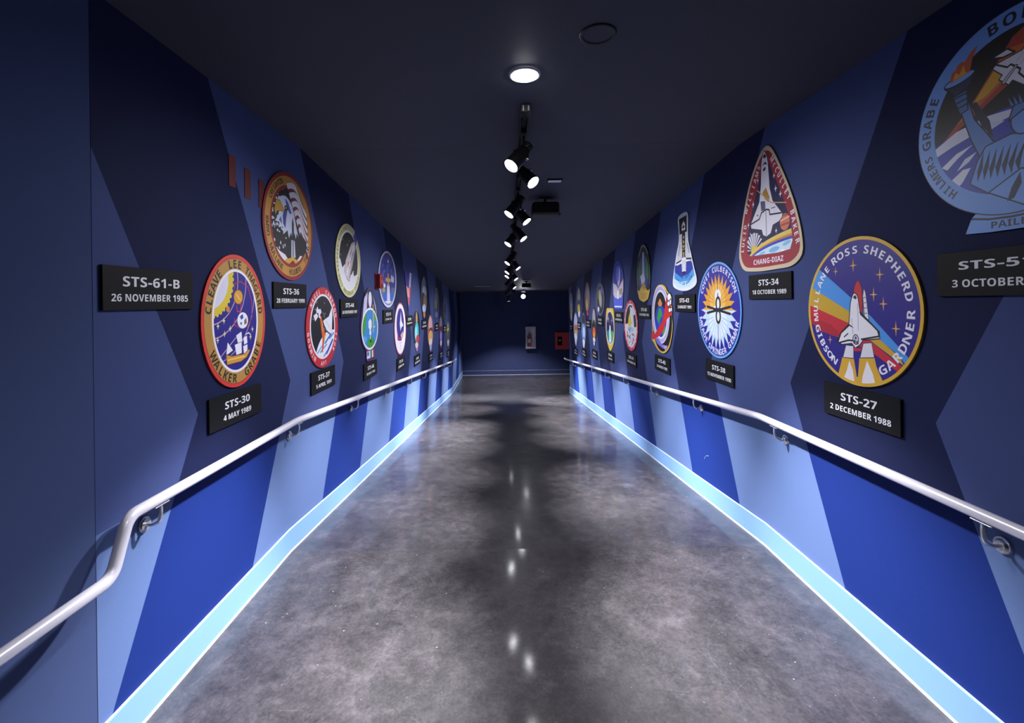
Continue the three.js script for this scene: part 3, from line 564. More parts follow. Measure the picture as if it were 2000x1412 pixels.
const out34 = () => smooth([[0, -0.99], [0.12, -0.93], [0.42, -0.48], [0.72, 0.12], [0.86, 0.6], [0.85, 0.82], [0.66, 0.955], [0.2, 0.99], [-0.4, 0.985], [-0.74, 0.93], [-0.875, 0.74], [-0.85, 0.45], [-0.7, -0.08], [-0.45, -0.6], [-0.14, -0.94]], 72);
patch('R', 3.029, 2.258, 0.738, 0.826, 1024, out34, 0x8d7a5c, (k) => {
  k.fillStyle = '#d8c6a2'; k.fillRect(-2, -2, 4, 4);
  const sc = (f, dy = 0) => out34().map(([x, y]) => [x * f, (y - 0.1) * f + 0.1 + dy]);
  D.poly(k, sc(0.93), '#9c1f2e'); D.poly(k, [[-0.06, -0.72], [0.08, -0.68], [0.36, -0.2], [0.6, 0.3], [0.64, 0.6], [0.58, 0.72], [0.3, 0.74], [-0.5, 0.72], [-0.6, 0.66], [-0.6, 0.4], [-0.45, 0.0], [-0.2, -0.52]], '#1b1648');
  k.save(); D.path(k, [[-0.06, -0.72], [0.08, -0.68], [0.36, -0.2], [0.6, 0.3], [0.64, 0.6], [0.58, 0.72], [0.3, 0.74], [-0.5, 0.72], [-0.6, 0.66], [-0.6, 0.4], [-0.45, 0.0], [-0.2, -0.52]]); k.clip();
  for (let i = 0; i < 12; i++) { const t = -1.5 + i * 0.3; D.poly(k, [[-0.4, 0.64], [-0.4 + 0.28 * Math.sin(t) - 0.01, 0.64 - 0.3 * Math.cos(t)], [-0.37 + 0.27 * Math.sin(t + 0.08), 0.64 - 0.3 * Math.cos(t + 0.08)]], '#e6dfe8'); }
  D.ell(k, -0.38, 0.64, 0.1, 0.09, '#e3c437');
  D.poly(k, [[-0.62, 0.76], [-0.3, 0.5, 0.64, 0.42], [0.66, 0.9], [-0.6, 0.9]], '#e9cf62'); D.poly(k, [[-0.57, 0.76], [-0.2, 0.54, 0.64, 0.49], [0.66, 0.9], [-0.56, 0.9]], '#d98a2b'); D.poly(k, [[-0.54, 0.76], [-0.2, 0.56, 0.64, 0.53], [0.66, 0.9], [-0.56, 0.9]], '#2a44c4'); D.poly(k, [[-0.5, 0.76], [-0.1, 0.6, 0.64, 0.57], [0.66, 0.9], [-0.5, 0.9]], '#d6ecf7');
  D.ell(k, 0.18, 0.68, 0.14, 0.04, '#7fc0e6', null, 0, -0.1); D.ell(k, -0.16, 0.71, 0.1, 0.025, '#8ecbe9', null, 0, -0.2); D.ell(k, 0.5, 0.62, 0.1, 0.03, '#8ecbe9', null, 0, -0.2); D.ell(k, 0.4, 0.72, 0.06, 0.015, '#fff');
  k.restore();
  D.ell(k, 0.46, 0.3, 0.12, 0.125, '#d9795e'); D.line(k, [[0.36, 0.27], [0.56, 0.24]], '#f0c9a8', 0.025); D.line(k, [[0.36, 0.34], [0.57, 0.33]], '#b9463a', 0.03); D.line(k, [[0.4, 0.2], [0.53, 0.2]], '#b9463a', 0.02);
  for (const [x, y, q] of [[0.2, -0.46, 0.05], [0.24, -0.25, 0.06], [0.36, -0.14, 0.06], [-0.25, -0.5, 0.05], [-0.4, -0.14, 0.06], [0.24, 0.4, 0.05], [-0.56, 0.18, 0.05], [-0.5, 0.34, 0.03]]) D.star(k, x, y, q, '#ece8f4', 0.28);
  D.poly(k, [[-0.06, -0.94], [0.02, -0.86, 0.05, -0.7], [0.09, -0.3], [0.16, -0.09], [0.41, 0.16], [0.4, 0.22], [0.32, 0.27], [0.16, 0.3], [0.1, 0.42], [-0.02, 0.46], [-0.12, 0.42], [-0.16, 0.33], [-0.47, 0.26], [-0.49, 0.18], [-0.22, -0.14], [-0.17, -0.4], [-0.15, -0.72], [-0.12, -0.88, -0.06, -0.94]], '#e9e6ef', '#19151f', 0.014);
  D.line(k, [[-0.47, 0.18], [-0.22, 0.14], [-0.16, 0.05], [-0.02, 0.02], [0.06, 0.04], [0.08, 0.12], [0.38, 0.15]], '#14121a', 0.024); D.line(k, [[-0.03, 0.05], [-0.02, 0.44]], '#6f6c80', 0.016);
  D.poly(k, [[-0.1, -0.84], [-0.05, -0.88], [0.0, -0.83], [-0.04, -0.8]], '#19151f'); D.poly(k, [[-0.12, -0.7], [-0.03, -0.75], [0.03, -0.68], [-0.04, -0.71]], '#19151f'); D.poly(k, [[-0.1, -0.64], [-0.03, -0.67], [-0.02, -0.62], [-0.08, -0.6]], '#19151f');
  D.poly(k, [[-0.12, -0.27], [-0.02, -0.33], [0.08, -0.15], [0.05, -0.08], [-0.06, -0.16]], '#b98a34'); D.line(k, [[-0.27, -0.34], [-0.1, -0.22], [0.12, -0.06], [0.5, 0.02]], '#c8a878', 0.018); D.poly(k, [[-0.18, -0.14], [-0.05, -0.12], [-0.04, 0.02], [-0.16, 0.02]], '#5a5878'); D.ell(k, -0.27, 0.07, 0.02, 0.016, '#a03040'); D.line(k, [[0.12, 0.03], [0.22, 0.03]], '#444258', 0.014);
  D.along(k, 'WILLIAMS', [-0.62, -0.07], [-0.22, -0.70], 0.075, '#eeeaf2', 0.95); D.along(k, 'LUCID', [-0.765, 0.6], [-0.665, 0.2], 0.072, '#eeeaf2', 1); D.along(k, 'McCULLEY', [0.16, -0.73], [0.565, -0.05], 0.075, '#eeeaf2', 0.9); D.along(k, 'BAKER', [0.645, 0.19], [0.755, 0.62], 0.075, '#eeeaf2', 1); D.text(k, 'CHANG-DIAZ', 0, 0.835, 0.082, '#eeeaf2', 0, 1.2);
}, 'red rounded triangle patch with a white shuttle flying upward on the right wall');

patch('R', 3.75, 1.576, 0.762, 0.782, 768, ell, 0x2e5aa0, (k, a) => {
  D.ell(k, 0, 0, a, 1, '#6fb2ee'); D.ell(k, 0, 0, a * 0.955, 0.955, '#1f1c9a');
  const burst = (up) => { const p = []; for (let i = 0; i <= 26; i++) { const t = -Math.PI / 2 + (i / 26) * Math.PI, r = i % 2 ? (up ? 0.55 : 0.58) : (up ? 0.76 : 0.82); p.push([r * Math.sin(t) * a, (up ? -1 : 1) * r * Math.cos(t) * (up ? 1 : 1.02)]); } return p; };
  D.poly(k, burst(true), '#e9a42e'); D.poly(k, burst(false), '#cfe6f6'); D.ell(k, 0, -0.18, 0.34, 0.36, '#f2c35a'); D.ell(k, 0, 0.24, 0.4, 0.34, '#e6f3fb');
  for (let i = 0; i < 11; i++) { const t = -1.3 + i * 0.26; D.line(k, [[0.2 * Math.sin(t), -0.1 - 0.2 * Math.cos(t)], [0.54 * Math.sin(t), -0.1 - 0.46 * Math.cos(t)]], '#d8861f', 0.018); D.line(k, [[0.2 * Math.sin(t), 0.1 + 0.2 * Math.cos(t)], [0.56 * Math.sin(t), 0.1 + 0.5 * Math.cos(t)]], '#a9cde8', 0.018); }
  D.ell(k, 0.02, -0.3, 0.14, 0.14, '#f4eef0'); D.ell(k, 0.02, -0.3, 0.02, 0.06, '#3a3850'); D.line(k, [[0.01, -0.42], [0.01, -0.72]], '#7a4c1a', 0.022); D.line(k, [[0.02, 0.3], [0.03, 0.68]], '#6d7f98', 0.022);
  for (const q of [-1, 1]) { D.line(k, [[-0.48, q * 0.04 + 0.0 + q * 0.03], [-0.1, q * 0.015], [0.14, q * 0.015], [0.54, q * 0.04 + q * 0.03]], '#0b0a10', 0.05); D.ell(k, 0.03, q * 0.13, 0.09, 0.13, null, '#0b0a10', 0.055); D.ell(k, 0.03, q * 0.13, 0.05, 0.08, '#eef4f8'); }
  const r = a * 0.86; D.ring(k, 'COVEY CULBERTSON', 0, 0, r, 0.86, -62, 62, 0.095, '#e9eefc', false, 1); D.ring(k, 'MEADE', 0, 0, r, 0.85, 254, 220, 0.1, '#e9eefc', true, 1.1); D.ring(k, 'SPRINGER', 0, 0, r, 0.87, 208, 158, 0.1, '#e9eefc', true, 1); D.ring(k, 'GEMAR', 0, 0, r, 0.85, 144, 108, 0.1, '#e9eefc', true, 1.1);
}, 'oval blue patch with gold and white sunburst and black winged figure, right wall');

const out43 = () => smooth([[-0.38, -0.9], [-0.3, -0.97], [0.2, -0.99], [0.28, -0.92], [0.28, -0.3], [0.45, 0.08], [0.58, 0.36], [0.76, 0.74], [0.72, 0.84], [0.4, 0.95], [0, 0.985], [-0.45, 0.94], [-0.76, 0.84], [-0.8, 0.74], [-0.64, 0.3], [-0.5, -0.02], [-0.34, -0.3], [-0.33, -0.6]], 80);
patch('R', 4.434, 2.122, 0.619, 0.756, 512, out43, 0x8c8f99, (k) => {
  k.fillStyle = '#dde0ea'; k.fillRect(-2, -2, 4, 4);
  D.poly(k, [[-0.3, -0.89], [0.2, -0.91], [0.21, -0.5], [-0.27, -0.48]], '#0c0c10'); D.poly(k, [[-0.12, -0.7], [0, -0.8], [0.1, -0.7], [0.1, -0.56], [-0.12, -0.56]], '#e4e4ec'); D.poly(k, [[-0.1, -0.64], [0, -0.7], [0.08, -0.64], [0, -0.6]], '#191920');
  D.poly(k, [[-0.22, -0.46], [0.18, -0.46], [0.2, -0.2], [0.4, 0.2], [-0.52, 0.2], [-0.24, -0.2]], '#cfd1dc'); D.poly(k, [[-0.11, -0.5], [0.09, -0.5], [0.09, 0.16], [-0.11, 0.16]], '#101014');
  for (const y of [-0.42, -0.3, -0.18, 0.0, 0.08]) D.poly(k, [[-0.05, y], [0.03, y], [0.03, y + 0.07], [-0.05, y + 0.07]], '#c9b05a'); D.ell(k, -0.01, -0.12, 0.11, 0.05, null, '#c9a84a', 0.02);
  D.line(k, [[-0.26, -0.2], [-0.36, 0.05]], '#2a2a34', 0.025); D.line(k, [[0.22, -0.2], [0.34, 0.05]], '#2a2a34', 0.025);
  D.poly(k, [[-0.62, 0.3], [-0.3, 0.22], [0.3, 0.22], [0.5, 0.3], [0.66, 0.7], [0.3, 0.86], [-0.4, 0.86], [-0.7, 0.72]], '#1d2f9e'); D.poly(k, [[-0.64, 0.46], [-0.2, 0.66, 0.0, 0.6], [0.3, 0.6, 0.57, 0.44], [0.66, 0.7], [0.3, 0.86], [-0.4, 0.86], [-0.7, 0.72]], '#3f93d8'); D.poly(k, [[-0.68, 0.64], [-0.2, 0.78, 0.0, 0.74], [0.3, 0.76, 0.63, 0.62], [0.68, 0.74], [0.3, 0.9], [-0.4, 0.9], [-0.72, 0.74]], '#bcdcf0');
  D.poly(k, [[-0.52, 0.24], [-0.14, 0.18], [-0.14, 0.12], [0.12, 0.12], [0.12, 0.16], [0.44, 0.2], [0.44, 0.26], [0.14, 0.26], [0.12, 0.5], [-0.14, 0.5], [-0.16, 0.28], [-0.52, 0.32]], '#e8e8f0', '#101014', 0.014); D.line(k, [[-0.52, 0.24], [-0.2, 0.2]], '#0c0c10', 0.04); D.line(k, [[0.16, 0.18], [0.45, 0.2]], '#0c0c10', 0.04); for (const x of [-0.08, 0, 0.07]) D.line(k, [[x, 0.2], [x, 0.46]], '#55555f', 0.016); D.ell(k, -0.01, 0.52, 0.1, 0.04, '#101018');
  D.ring(k, 'BLAHA BAKER', 0, 0.1, 0.56, 0.55, 228, 132, 0.07, '#182a6e', true, 1); D.ring(k, 'LUCID LOW ADAMSON', 0, 0.02, 0.8, 0.78, 216, 144, 0.06, '#20408c', true, 1);
}, 'bell-shaped white and blue patch with narrow black top on the right wall');

patch('R', 5.096, 1.460, 0.691, 0.757, 512, (a) => smooth([[0, -1], [0.35, -0.93], [0.55, -0.78], [0.72, -0.74], [0.86, -0.6], [0.8, -0.44], [0.9, -0.3], [0.86, -0.1], [0.9, 0.1], [0.84, 0.42], [0.62, 0.78], [0.3, 0.96], [0, 1], [-0.4, 0.92], [-0.7, 0.76], [-0.91, 0.66], [-0.84, 0.34], [-0.86, 0], [-0.76, -0.5], [-0.42, -0.92]], 80), 0x15151a, (k, a) => {
  k.fillStyle = '#e0b63c'; k.fillRect(-2, -2, 4, 4); D.ell(k, 0.02, 0.02, 0.84, 0.93, '#0b0b10'); D.ell(k, -0.08, -0.12, 0.74, 0.84, '#b9b3dc', '#e8e6f2', 0.03); D.ell(k, -0.08, -0.12, 0.6, 0.72, '#e9e7f3'); D.ell(k, -0.08, -0.12, 0.54, 0.66, '#0b0b12');
  D.clipEll(k, -0.08, -0.12, 0.54, 0.66, () => { D.ell(k, -0.06, 0.1, 0.5, 0.5, '#2a3bc0'); D.poly(k, [[-0.4, 0], [-0.2, -0.3], [0.0, -0.3], [0.1, -0.1], [-0.1, 0.02], [-0.2, 0.2]], '#2f9a4a'); D.poly(k, [[0.05, 0.2], [0.3, 0.1], [0.35, 0.4], [0.1, 0.5]], '#36a552'); D.poly(k, [[-0.3, -0.44], [-0.1, -0.6], [0.1, -0.44], [0.0, -0.36], [-0.2, -0.36]], '#d88a4a'); });
  D.poly(k, [[-0.92, 0.68], [-0.86, 0.38], [-0.62, 0.5], [0.1, 0.05], [0.45, -0.62], [0.68, -0.6], [0.9, -0.16], [0.5, -0.02], [0.1, 0.4], [-0.5, 0.62]], '#cf2a2a');
  for (const [x, y, r] of [[0.66, -0.62, 0.15], [0.76, -0.48, 0.1], [0.6, -0.44, 0.1], [0.8, -0.28, 0.08], [0.68, -0.26, 0.09]]) D.ell(k, x, y, r, r * 0.8, '#f2f0f4', '#1a1a22', 0.03);
  D.poly(k, [[-0.6, 0.62], [-0.3, 0.6], [0.0, 0.74], [0.44, 0.76], [0.5, 0.84], [0.1, 0.86], [-0.4, 0.76]], '#7d6fd0'); D.poly(k, [[0.1, 0.78], [0.5, 0.74], [0.3, 0.9]], '#b9a8ea');
}, 'black patch with blue globe and red ribbon on the right wall');

patch('R', 5.737, 2.009, 0.596, 0.729, 512, () => smooth([[0, -1], [0.3, -0.88], [0.58, -0.6], [0.74, -0.2], [0.78, 0.3], [0.7, 0.46], [0.74, 0.6], [0.5, 0.88], [0, 1], [-0.5, 0.88], [-0.74, 0.6], [-0.72, 0.4], [-0.78, 0.2], [-0.74, -0.25], [-0.56, -0.65], [-0.3, -0.9]], 72), 0x0a0a0c, (k) => {
  k.fillStyle = '#0a0a0c'; k.fillRect(-2, -2, 4, 4); D.line(k, [[-0.5, -0.6], [-0.2, -0.88], [0, -0.93], [0.25, -0.86], [0.54, -0.6]], '#9b9ba6', 0.06); D.line(k, [[-0.66, -0.2], [-0.7, 0.2], [-0.64, 0.4]], '#77777f', 0.05); D.line(k, [[0.68, -0.2], [0.7, 0.2], [0.64, 0.4]], '#77777f', 0.05);
  D.ell(k, 0, 0.0, 0.58, 0.6, '#2436a8'); D.clipEll(k, 0, 0, 0.58, 0.6, () => { D.poly(k, [[-0.6, -0.5], [-0.2, -0.4], [-0.2, 0.1], [-0.5, 0.3]], '#2f7a3c'); D.poly(k, [[0.2, -0.6], [0.6, -0.3], [0.55, 0.3], [0.25, 0.1]], '#3f8a4a'); D.poly(k, [[0.3, -0.7], [0.7, -0.4], [0.5, -0.3]], '#c08a3a'); });
  D.poly(k, [[-0.08, -0.7], [0.1, -0.7], [0.16, 0.3], [-0.16, 0.3]], '#cfd0e0'); D.poly(k, [[-0.35, 0.1], [0, 0.0], [0.2, 0.2], [0.1, 0.45], [-0.2, 0.4]], '#e6e6f0');
  D.poly(k, [[-0.72, 0.56], [-0.5, 0.62], [-0.3, 0.5], [-0.1, 0.4], [0.1, 0.4], [0.3, 0.56], [0.5, 0.62], [0.72, 0.56], [0.5, 0.9], [0, 1], [-0.5, 0.9]], '#e2b83a'); D.poly(k, [[-0.24, 0.4], [0.1, 0.3], [0.24, 0.5], [0, 0.6]], '#c99a2c'); D.ring(k, 'CREW', 0, 0.5, 0.3, 0.3, 210, 150, 0.01, '#b08a20', true); for (let i = 0; i < 3; i++) D.line(k, [[-0.3, 0.72 + i * 0.07], [0.3, 0.72 + i * 0.07]], '#a67f1c', 0.02);
}, 'tall dark patch with green and blue globe over a gold base, right wall');

patch('R', 6.341, 1.325, 0.684, 0.70, 384, ell, 0x8a2a30, (k, a) => {
  D.ell(k, 0, 0, a, 1, '#d8394a'); D.ell(k, 0, 0, a * 0.87, 0.87, '#f3eef2'); for (let i = 0; i < 14; i++) { const t = i / 14 * 6.28; D.ell(k, 0.93 * a * Math.sin(t), -0.93 * Math.cos(t), 0.05, 0.03, '#f7dfe2', null, 0, t); }
  D.clipEll(k, 0, 0, a * 0.8, 0.8, () => { D.poly(k, [[-0.9, -0.9], [0.3, -0.9], [0.1, -0.4], [-0.2, -0.1], [-0.9, 0]], '#0c0c10'); D.poly(k, [[0.4, -0.4], [0.9, -0.5], [0.9, 0], [0.5, 0.05]], '#16161c'); D.poly(k, [[-0.3, -0.3], [-0.05, -0.55], [0.05, -0.2], [0.2, -0.1], [-0.1, 0.05], [-0.4, 0.0]], '#e7d23a'); D.poly(k, [[-0.1, -0.75], [0.2, -0.7], [0.3, -0.2], [0.0, -0.3]], '#f4f2f4'); D.poly(k, [[-0.5, 0.1], [0, 0.02], [0.5, 0.12], [0.3, 0.24], [-0.3, 0.22]], '#a9dcee'); });
  D.specks(k, 26, 0.6, 0.36, 0, 0.42, '#8fc6dc', 0.04); D.specks(k, 10, 0.6, 0.34, 0, 0.44, '#cf3550', 0.05); D.specks(k, 10, 0.55, 0.3, 0, 0.4, '#565a68', 0.03);
}, 'round white patch with red rim and black and yellow top, right wall');

patch('R', 7.017, 1.914, 0.70, 0.727, 384, () => smooth([[0, -1], [0.5, -0.86], [0.82, -0.5], [0.9, -0.1], [0.84, 0.4], [0.7, 0.98], [0.66, 1], [-0.66, 1], [-0.7, 0.98], [-0.84, 0.4], [-0.9, -0.1], [-0.82, -0.5], [-0.5, -0.86]], 64), 0x3b448e, (k) => {
  k.fillStyle = '#4550b8'; k.fillRect(-2, -2, 4, 4); D.ell(k, 0, -0.42, 0.7, 0.5, '#262f86'); D.ell(k, 0.05, -0.45, 0.42, 0.36, '#5560c6'); D.poly(k, [[0.2, -0.7], [0.36, -0.6], [0.3, -0.1], [0.05, 0.1], [-0.1, -0.05], [0.15, -0.2]], '#b9c2ee'); D.poly(k, [[0.3, -0.1], [0.8, -0.2], [0.5, 0.12], [0, 0.2]], '#8a2430');
  D.poly(k, [[-0.88, -0.1], [-0.3, 0.0], [0, 0.18], [0.4, 0.0], [0.88, -0.2], [0.84, 0.3], [0.5, 0.56], [-0.5, 0.56], [-0.84, 0.4]], '#cfc6d8'); D.ell(k, -0.05, 0.42, 0.2, 0.24, '#f0ecf2', '#77788c', 0.03); D.poly(k, [[0.2, 0.2], [0.7, 0.16], [0.7, 0.4], [0.3, 0.44]], '#a89068'); D.poly(k, [[-0.76, 0.6], [0.76, 0.6], [0.68, 1], [-0.68, 1]], '#4a59d2'); D.line(k, [[-0.6, 0.92], [0.6, 0.92]], '#dfe6fa', 0.06);
}, 'tall blue domed patch with pale lower half and flat bottom, right wall');

patch('R', 7.585, 1.195, 0.70, 0.70, 320, () => smooth([[-0.66, -0.97], [0, -1], [0.66, -0.97], [0.86, -0.6], [0.88, 0], [0.74, 0.5], [0.4, 0.82], [0, 1], [-0.4, 0.82], [-0.74, 0.5], [-0.88, 0], [-0.86, -0.6]], 64), 0xb3962e, (k) => {
  k.fillStyle = '#e0c040'; k.fillRect(-2, -2, 4, 4); D.ell(k, 0, -0.08, 0.84, 0.82, '#d7d4e6'); D.ell(k, 0, -0.1, 0.74, 0.74, '#1f1a4a'); D.poly(k, [[-0.6, 0.1], [-0.2, 0.0], [0, 0.5], [-0.3, 0.6]], '#2aa39a'); D.poly(k, [[0.05, 0.5], [0.3, 0.0], [0.64, 0.1], [0.4, 0.56]], '#55b85a'); D.poly(k, [[-0.1, -0.2], [0.1, -0.2], [0.2, 0.6], [-0.2, 0.6]], '#f0eef4'); D.star(k, -0.4, -0.5, 0.2, '#d8d8ee', 0.3); D.star(k, 0.4, -0.44, 0.2, '#8f8fc8', 0.3); D.star(k, 0, -0.4, 0.16, '#6a6ab0', 0.3); D.poly(k, [[-0.5, 0.72], [0.5, 0.72], [0, 1]], '#e6cc3c');
}, 'shield-shaped navy patch with gold top and tip, right wall');

// the small far ones: outline, rim and a few fields of colour each
function far(side, s, y, w, h, rim, fields, label, outline = ell) {
  patch(side, s, y, w, h, 192, outline, rim, (k, a) => {
    k.fillStyle = '#' + new THREE.Color(rim).getHexString(); k.fillRect(-2, -2, 4, 4);
    for (const [x, yy, rx, ry, c, rot = 0] of fields) D.ell(k, x * a, yy, rx * a, ry, c, null, 0, rot);
  }, label);
}
const tapered = (a) => smooth([[0, -1], [0.5 * a, -0.8], [0.85 * a, -0.3], [0.8 * a, 0.3], [0.4 * a, 0.72], [0.16 * a, 1], [-0.16 * a, 1], [-0.4 * a, 0.72], [-0.8 * a, 0.3], [-0.85 * a, -0.3], [-0.5 * a, -0.8]], 48);
far('R', 8.345, 1.70, 0.74, 0.60, 0x55567c, [[0, 0, 0.84, 0.84, '#17151f'], [-0.3, -0.3, 0.3, 0.3, '#6a6650'], [0.2, 0.1, 0.24, 0.4, '#8d8ea6'], [0.0, -0.1, 0.2, 0.5, '#b9b48a'], [-0.4, 0.6, 0.2, 0.16, '#e0e2f0'], [0.4, -0.5, 0.2, 0.2, '#5a60a0']], 'round dark patch with thin lilac rim, right wall upper row');
far('R', 8.949, 1.185, 0.58, 0.74, 0x3a3540, [[0, -0.4, 0.5, 0.5, '#a9a6b4'], [0, 0.0, 0.4, 0.34, '#141218'], [0, 0.34, 0.5, 0.3, '#d8602e'], [0, 0.5, 0.3, 0.2, '#e8a038'], [0, 0.72, 0.5, 0.12, '#e9e8f0'], [0, 0.92, 0.3, 0.08, '#e9e8f0']], 'slim grey patch with an orange flame, right wall lower row', tapered);
far('R', 9.615, 1.717, 0.70, 0.704, 0x7a2a3a, [[0, -0.1, 0.8, 0.8, '#4a4254'], [0, 0.2, 0.5, 0.5, '#7a5a50'], [-0.2, 0.36, 0.3, 0.34, '#b09a58'], [0.1, -0.4, 0.3, 0.3, '#6a6280'], [0, 0.88, 0.3, 0.1, '#d2404a']], 'maroon patch tapering to a red tip, right wall upper row', tapered);
far('R', 10.125, 1.034, 0.66, 0.777, 0x6a6d86, [[0, -0.5, 0.6, 0.4, '#2a2c3a'], [0, 0.1, 0.7, 0.5, '#6f94d8'], [0.1, 0.1, 0.36, 0.3, '#c9d8f2'], [0, 0.74, 0.5, 0.24, '#e6e6f0']], 'grey and light blue patch, seventh from the front, right wall lower row', tapered);
far('R', 10.71, 1.646, 0.62, 0.732, 0x4a4c5c, [[0, -0.4, 0.7, 0.5, '#8a8c92'], [0, 0.1, 0.7, 0.3, '#20202a'], [-0.1, 0.4, 0.6, 0.3, '#c8a838'], [0.2, 0.74, 0.6, 0.2, '#e0dfe8']], 'grey patch with gold lower part, second last of right upper row', tapered);
far('R', 11.263, 1.0, 0.70, 0.80, 0x9aa2c8, [[0, -0.5, 0.7, 0.4, '#c4c8e0'], [0.2, 0, 0.5, 0.3, '#d2683c'], [0.1, 0.2, 0.5, 0.16, '#e8c63c'], [0, 0.6, 0.7, 0.34, '#f1f2f8']], 'pale patch with orange and yellow middle, last of right lower row', tapered);
far('R', 11.98, 1.54, 0.60, 0.74, 0x7f86a8, [[0, -0.3, 0.6, 0.5, '#b6bccc'], [0, 0.3, 0.6, 0.24, '#d8b838'], [0, 0.7, 0.4, 0.24, '#dfe2f0'], [0, -0.5, 0.3, 0.3, '#4a5a9a']], 'grey and yellow patch, last of the right upper row', tapered);

// -- left wall ----------------------------------------------------------------
patch('L', 2.511, 1.578, 0.594, 0.719, 1024, ell, 0x9a2620, (k, a) => {
  D.ell(k, 0, 0, a, 1, '#dc3a30'); D.ell(k, 0, 0, a * 0.93, 0.945, '#b98b3e'); D.ell(k, 0, 0, a * 0.93, 0.945, null, '#a22c22', 0.012); D.ell(k, 0, 0, a * 0.72, 0.78, '#f2eef4'); D.ell(k, 0, 0, a * 0.67, 0.74, '#211c84');
  D.clipEll(k, 0, 0, a * 0.67, 0.74, () => {
    D.ell(k, -0.64, -0.62, 0.55, 0.55, '#e2c735'); for (let i = 0; i < 40; i++) { const t = i / 40 * 6.28; D.ell(k, -0.64 + 0.55 * Math.cos(t), -0.62 + 0.55 * Math.sin(t), 0.03, 0.03, '#e2c735'); } D.ell(k, -0.64, -0.62, 0.44, 0.44, '#dfdcec');
    D.ell(k, -0.64, -0.62, 0.68, 0.66, null, '#c9a8a8', 0.018); D.ell(k, -0.64, -0.62, 0.9, 0.86, null, '#c9a8b8', 0.018); D.ell(k, -0.6, -0.5, 1.1, 1.1, null, '#c9a8b8', 0.014);
  });
  D.ell(k, -0.22, -0.18, 0.045, 0.045, '#dd8a2a'); D.ell(k, 0.05, -0.36, 0.12, 0.11, '#dda03a', '#8a4a1a', 0.014); D.line(k, [[0, -0.4], [0.1, -0.32]], '#f0d070', 0.02);
  D.line(k, [[0.0, -0.22], [0.02, -0.14], [0.1, -0.14], [0.12, -0.26]], '#c0305a', 0.02); D.line(k, [[-0.06, -0.48], [-0.04, -0.56], [0.12, -0.6], [0.32, -0.52], [0.42, -0.3], [0.42, -0.05], [0.3, 0.1], [0.1, 0.12], [-0.06, 0.06], [-0.06, -0.04]], '#b02a50', 0.02);
  D.ell(k, 0.16, 0.0, 0.15, 0.13, '#eef0f8', '#2a2a44', 0.01); D.poly(k, [[0.08, -0.06], [0.16, -0.1], [0.18, -0.04], [0.12, -0.01]], '#3a4aa0'); D.poly(k, [[0.2, 0.0], [0.26, -0.04], [0.27, 0.05], [0.2, 0.07]], '#7a6a5a'); D.poly(k, [[0.08, 0.03], [0.14, 0.03], [0.12, 0.08]], '#3a4aa0');
  D.line(k, [[-0.4, 0.5], [-0.1, 0.3], [0.06, 0.2]], '#c9a8b8', 0.016);
  D.poly(k, [[-0.24, 0.3], [-0.1, 0.44], [-0.28, 0.5]], '#f0eef6', '#2a2a44', 0.008); D.poly(k, [[-0.02, 0.22], [0.12, 0.17], [0.14, 0.32], [0.02, 0.34]], '#f0eef6'); D.poly(k, [[-0.06, 0.36], [0.12, 0.33], [0.12, 0.5], [-0.02, 0.52]], '#f0eef6'); D.poly(k, [[0.17, 0.27], [0.27, 0.24], [0.28, 0.36], [0.19, 0.38]], '#f0eef6'); D.poly(k, [[0.16, 0.4], [0.28, 0.38], [0.28, 0.52], [0.18, 0.52]], '#f0eef6');
  D.poly(k, [[-0.28, 0.48], [-0.14, 0.52], [0.2, 0.52], [0.32, 0.46], [0.36, 0.48], [0.26, 0.58], [0.1, 0.63], [-0.26, 0.64]], '#d69a3a', '#5a3210', 0.012); D.line(k, [[-0.24, 0.57], [0.2, 0.56]], '#f0cf70', 0.02); D.line(k, [[0.24, 0.22], [0.32, 0.2], [0.38, 0.24]], '#e8e4d8', 0.02);
  for (const [x, y] of [[-0.32, -0.01], [-0.46, 0.06], [-0.17, 0.11], [-0.31, 0.18], [-0.47, 0.26], [0.43, 0.15], [0.37, 0.27]]) D.star(k, x, y, 0.055, '#e6dc9a', 0.3);
  const rx = a * 0.825; D.ring(k, 'CLEAVE', 0, 0, rx, 0.86, -79, -38, 0.105, '#14100c', false, 1); D.ring(k, 'LEE', 0, 0, rx, 0.86, -13, 8, 0.105, '#14100c', false, 1); D.ring(k, 'THAGARD', 0, 0, rx, 0.86, 26, 80, 0.1, '#14100c', false, 1); D.ring(k, 'WALKER', 0, 0, rx, 0.865, 236, 186, 0.105, '#14100c', true, 1); D.ring(k, 'GRABE', 0, 0, rx, 0.865, 158, 118, 0.105, '#14100c', true, 1);
}, 'oval gold-rimmed patch with sun, planets and sailing ship on the left wall');

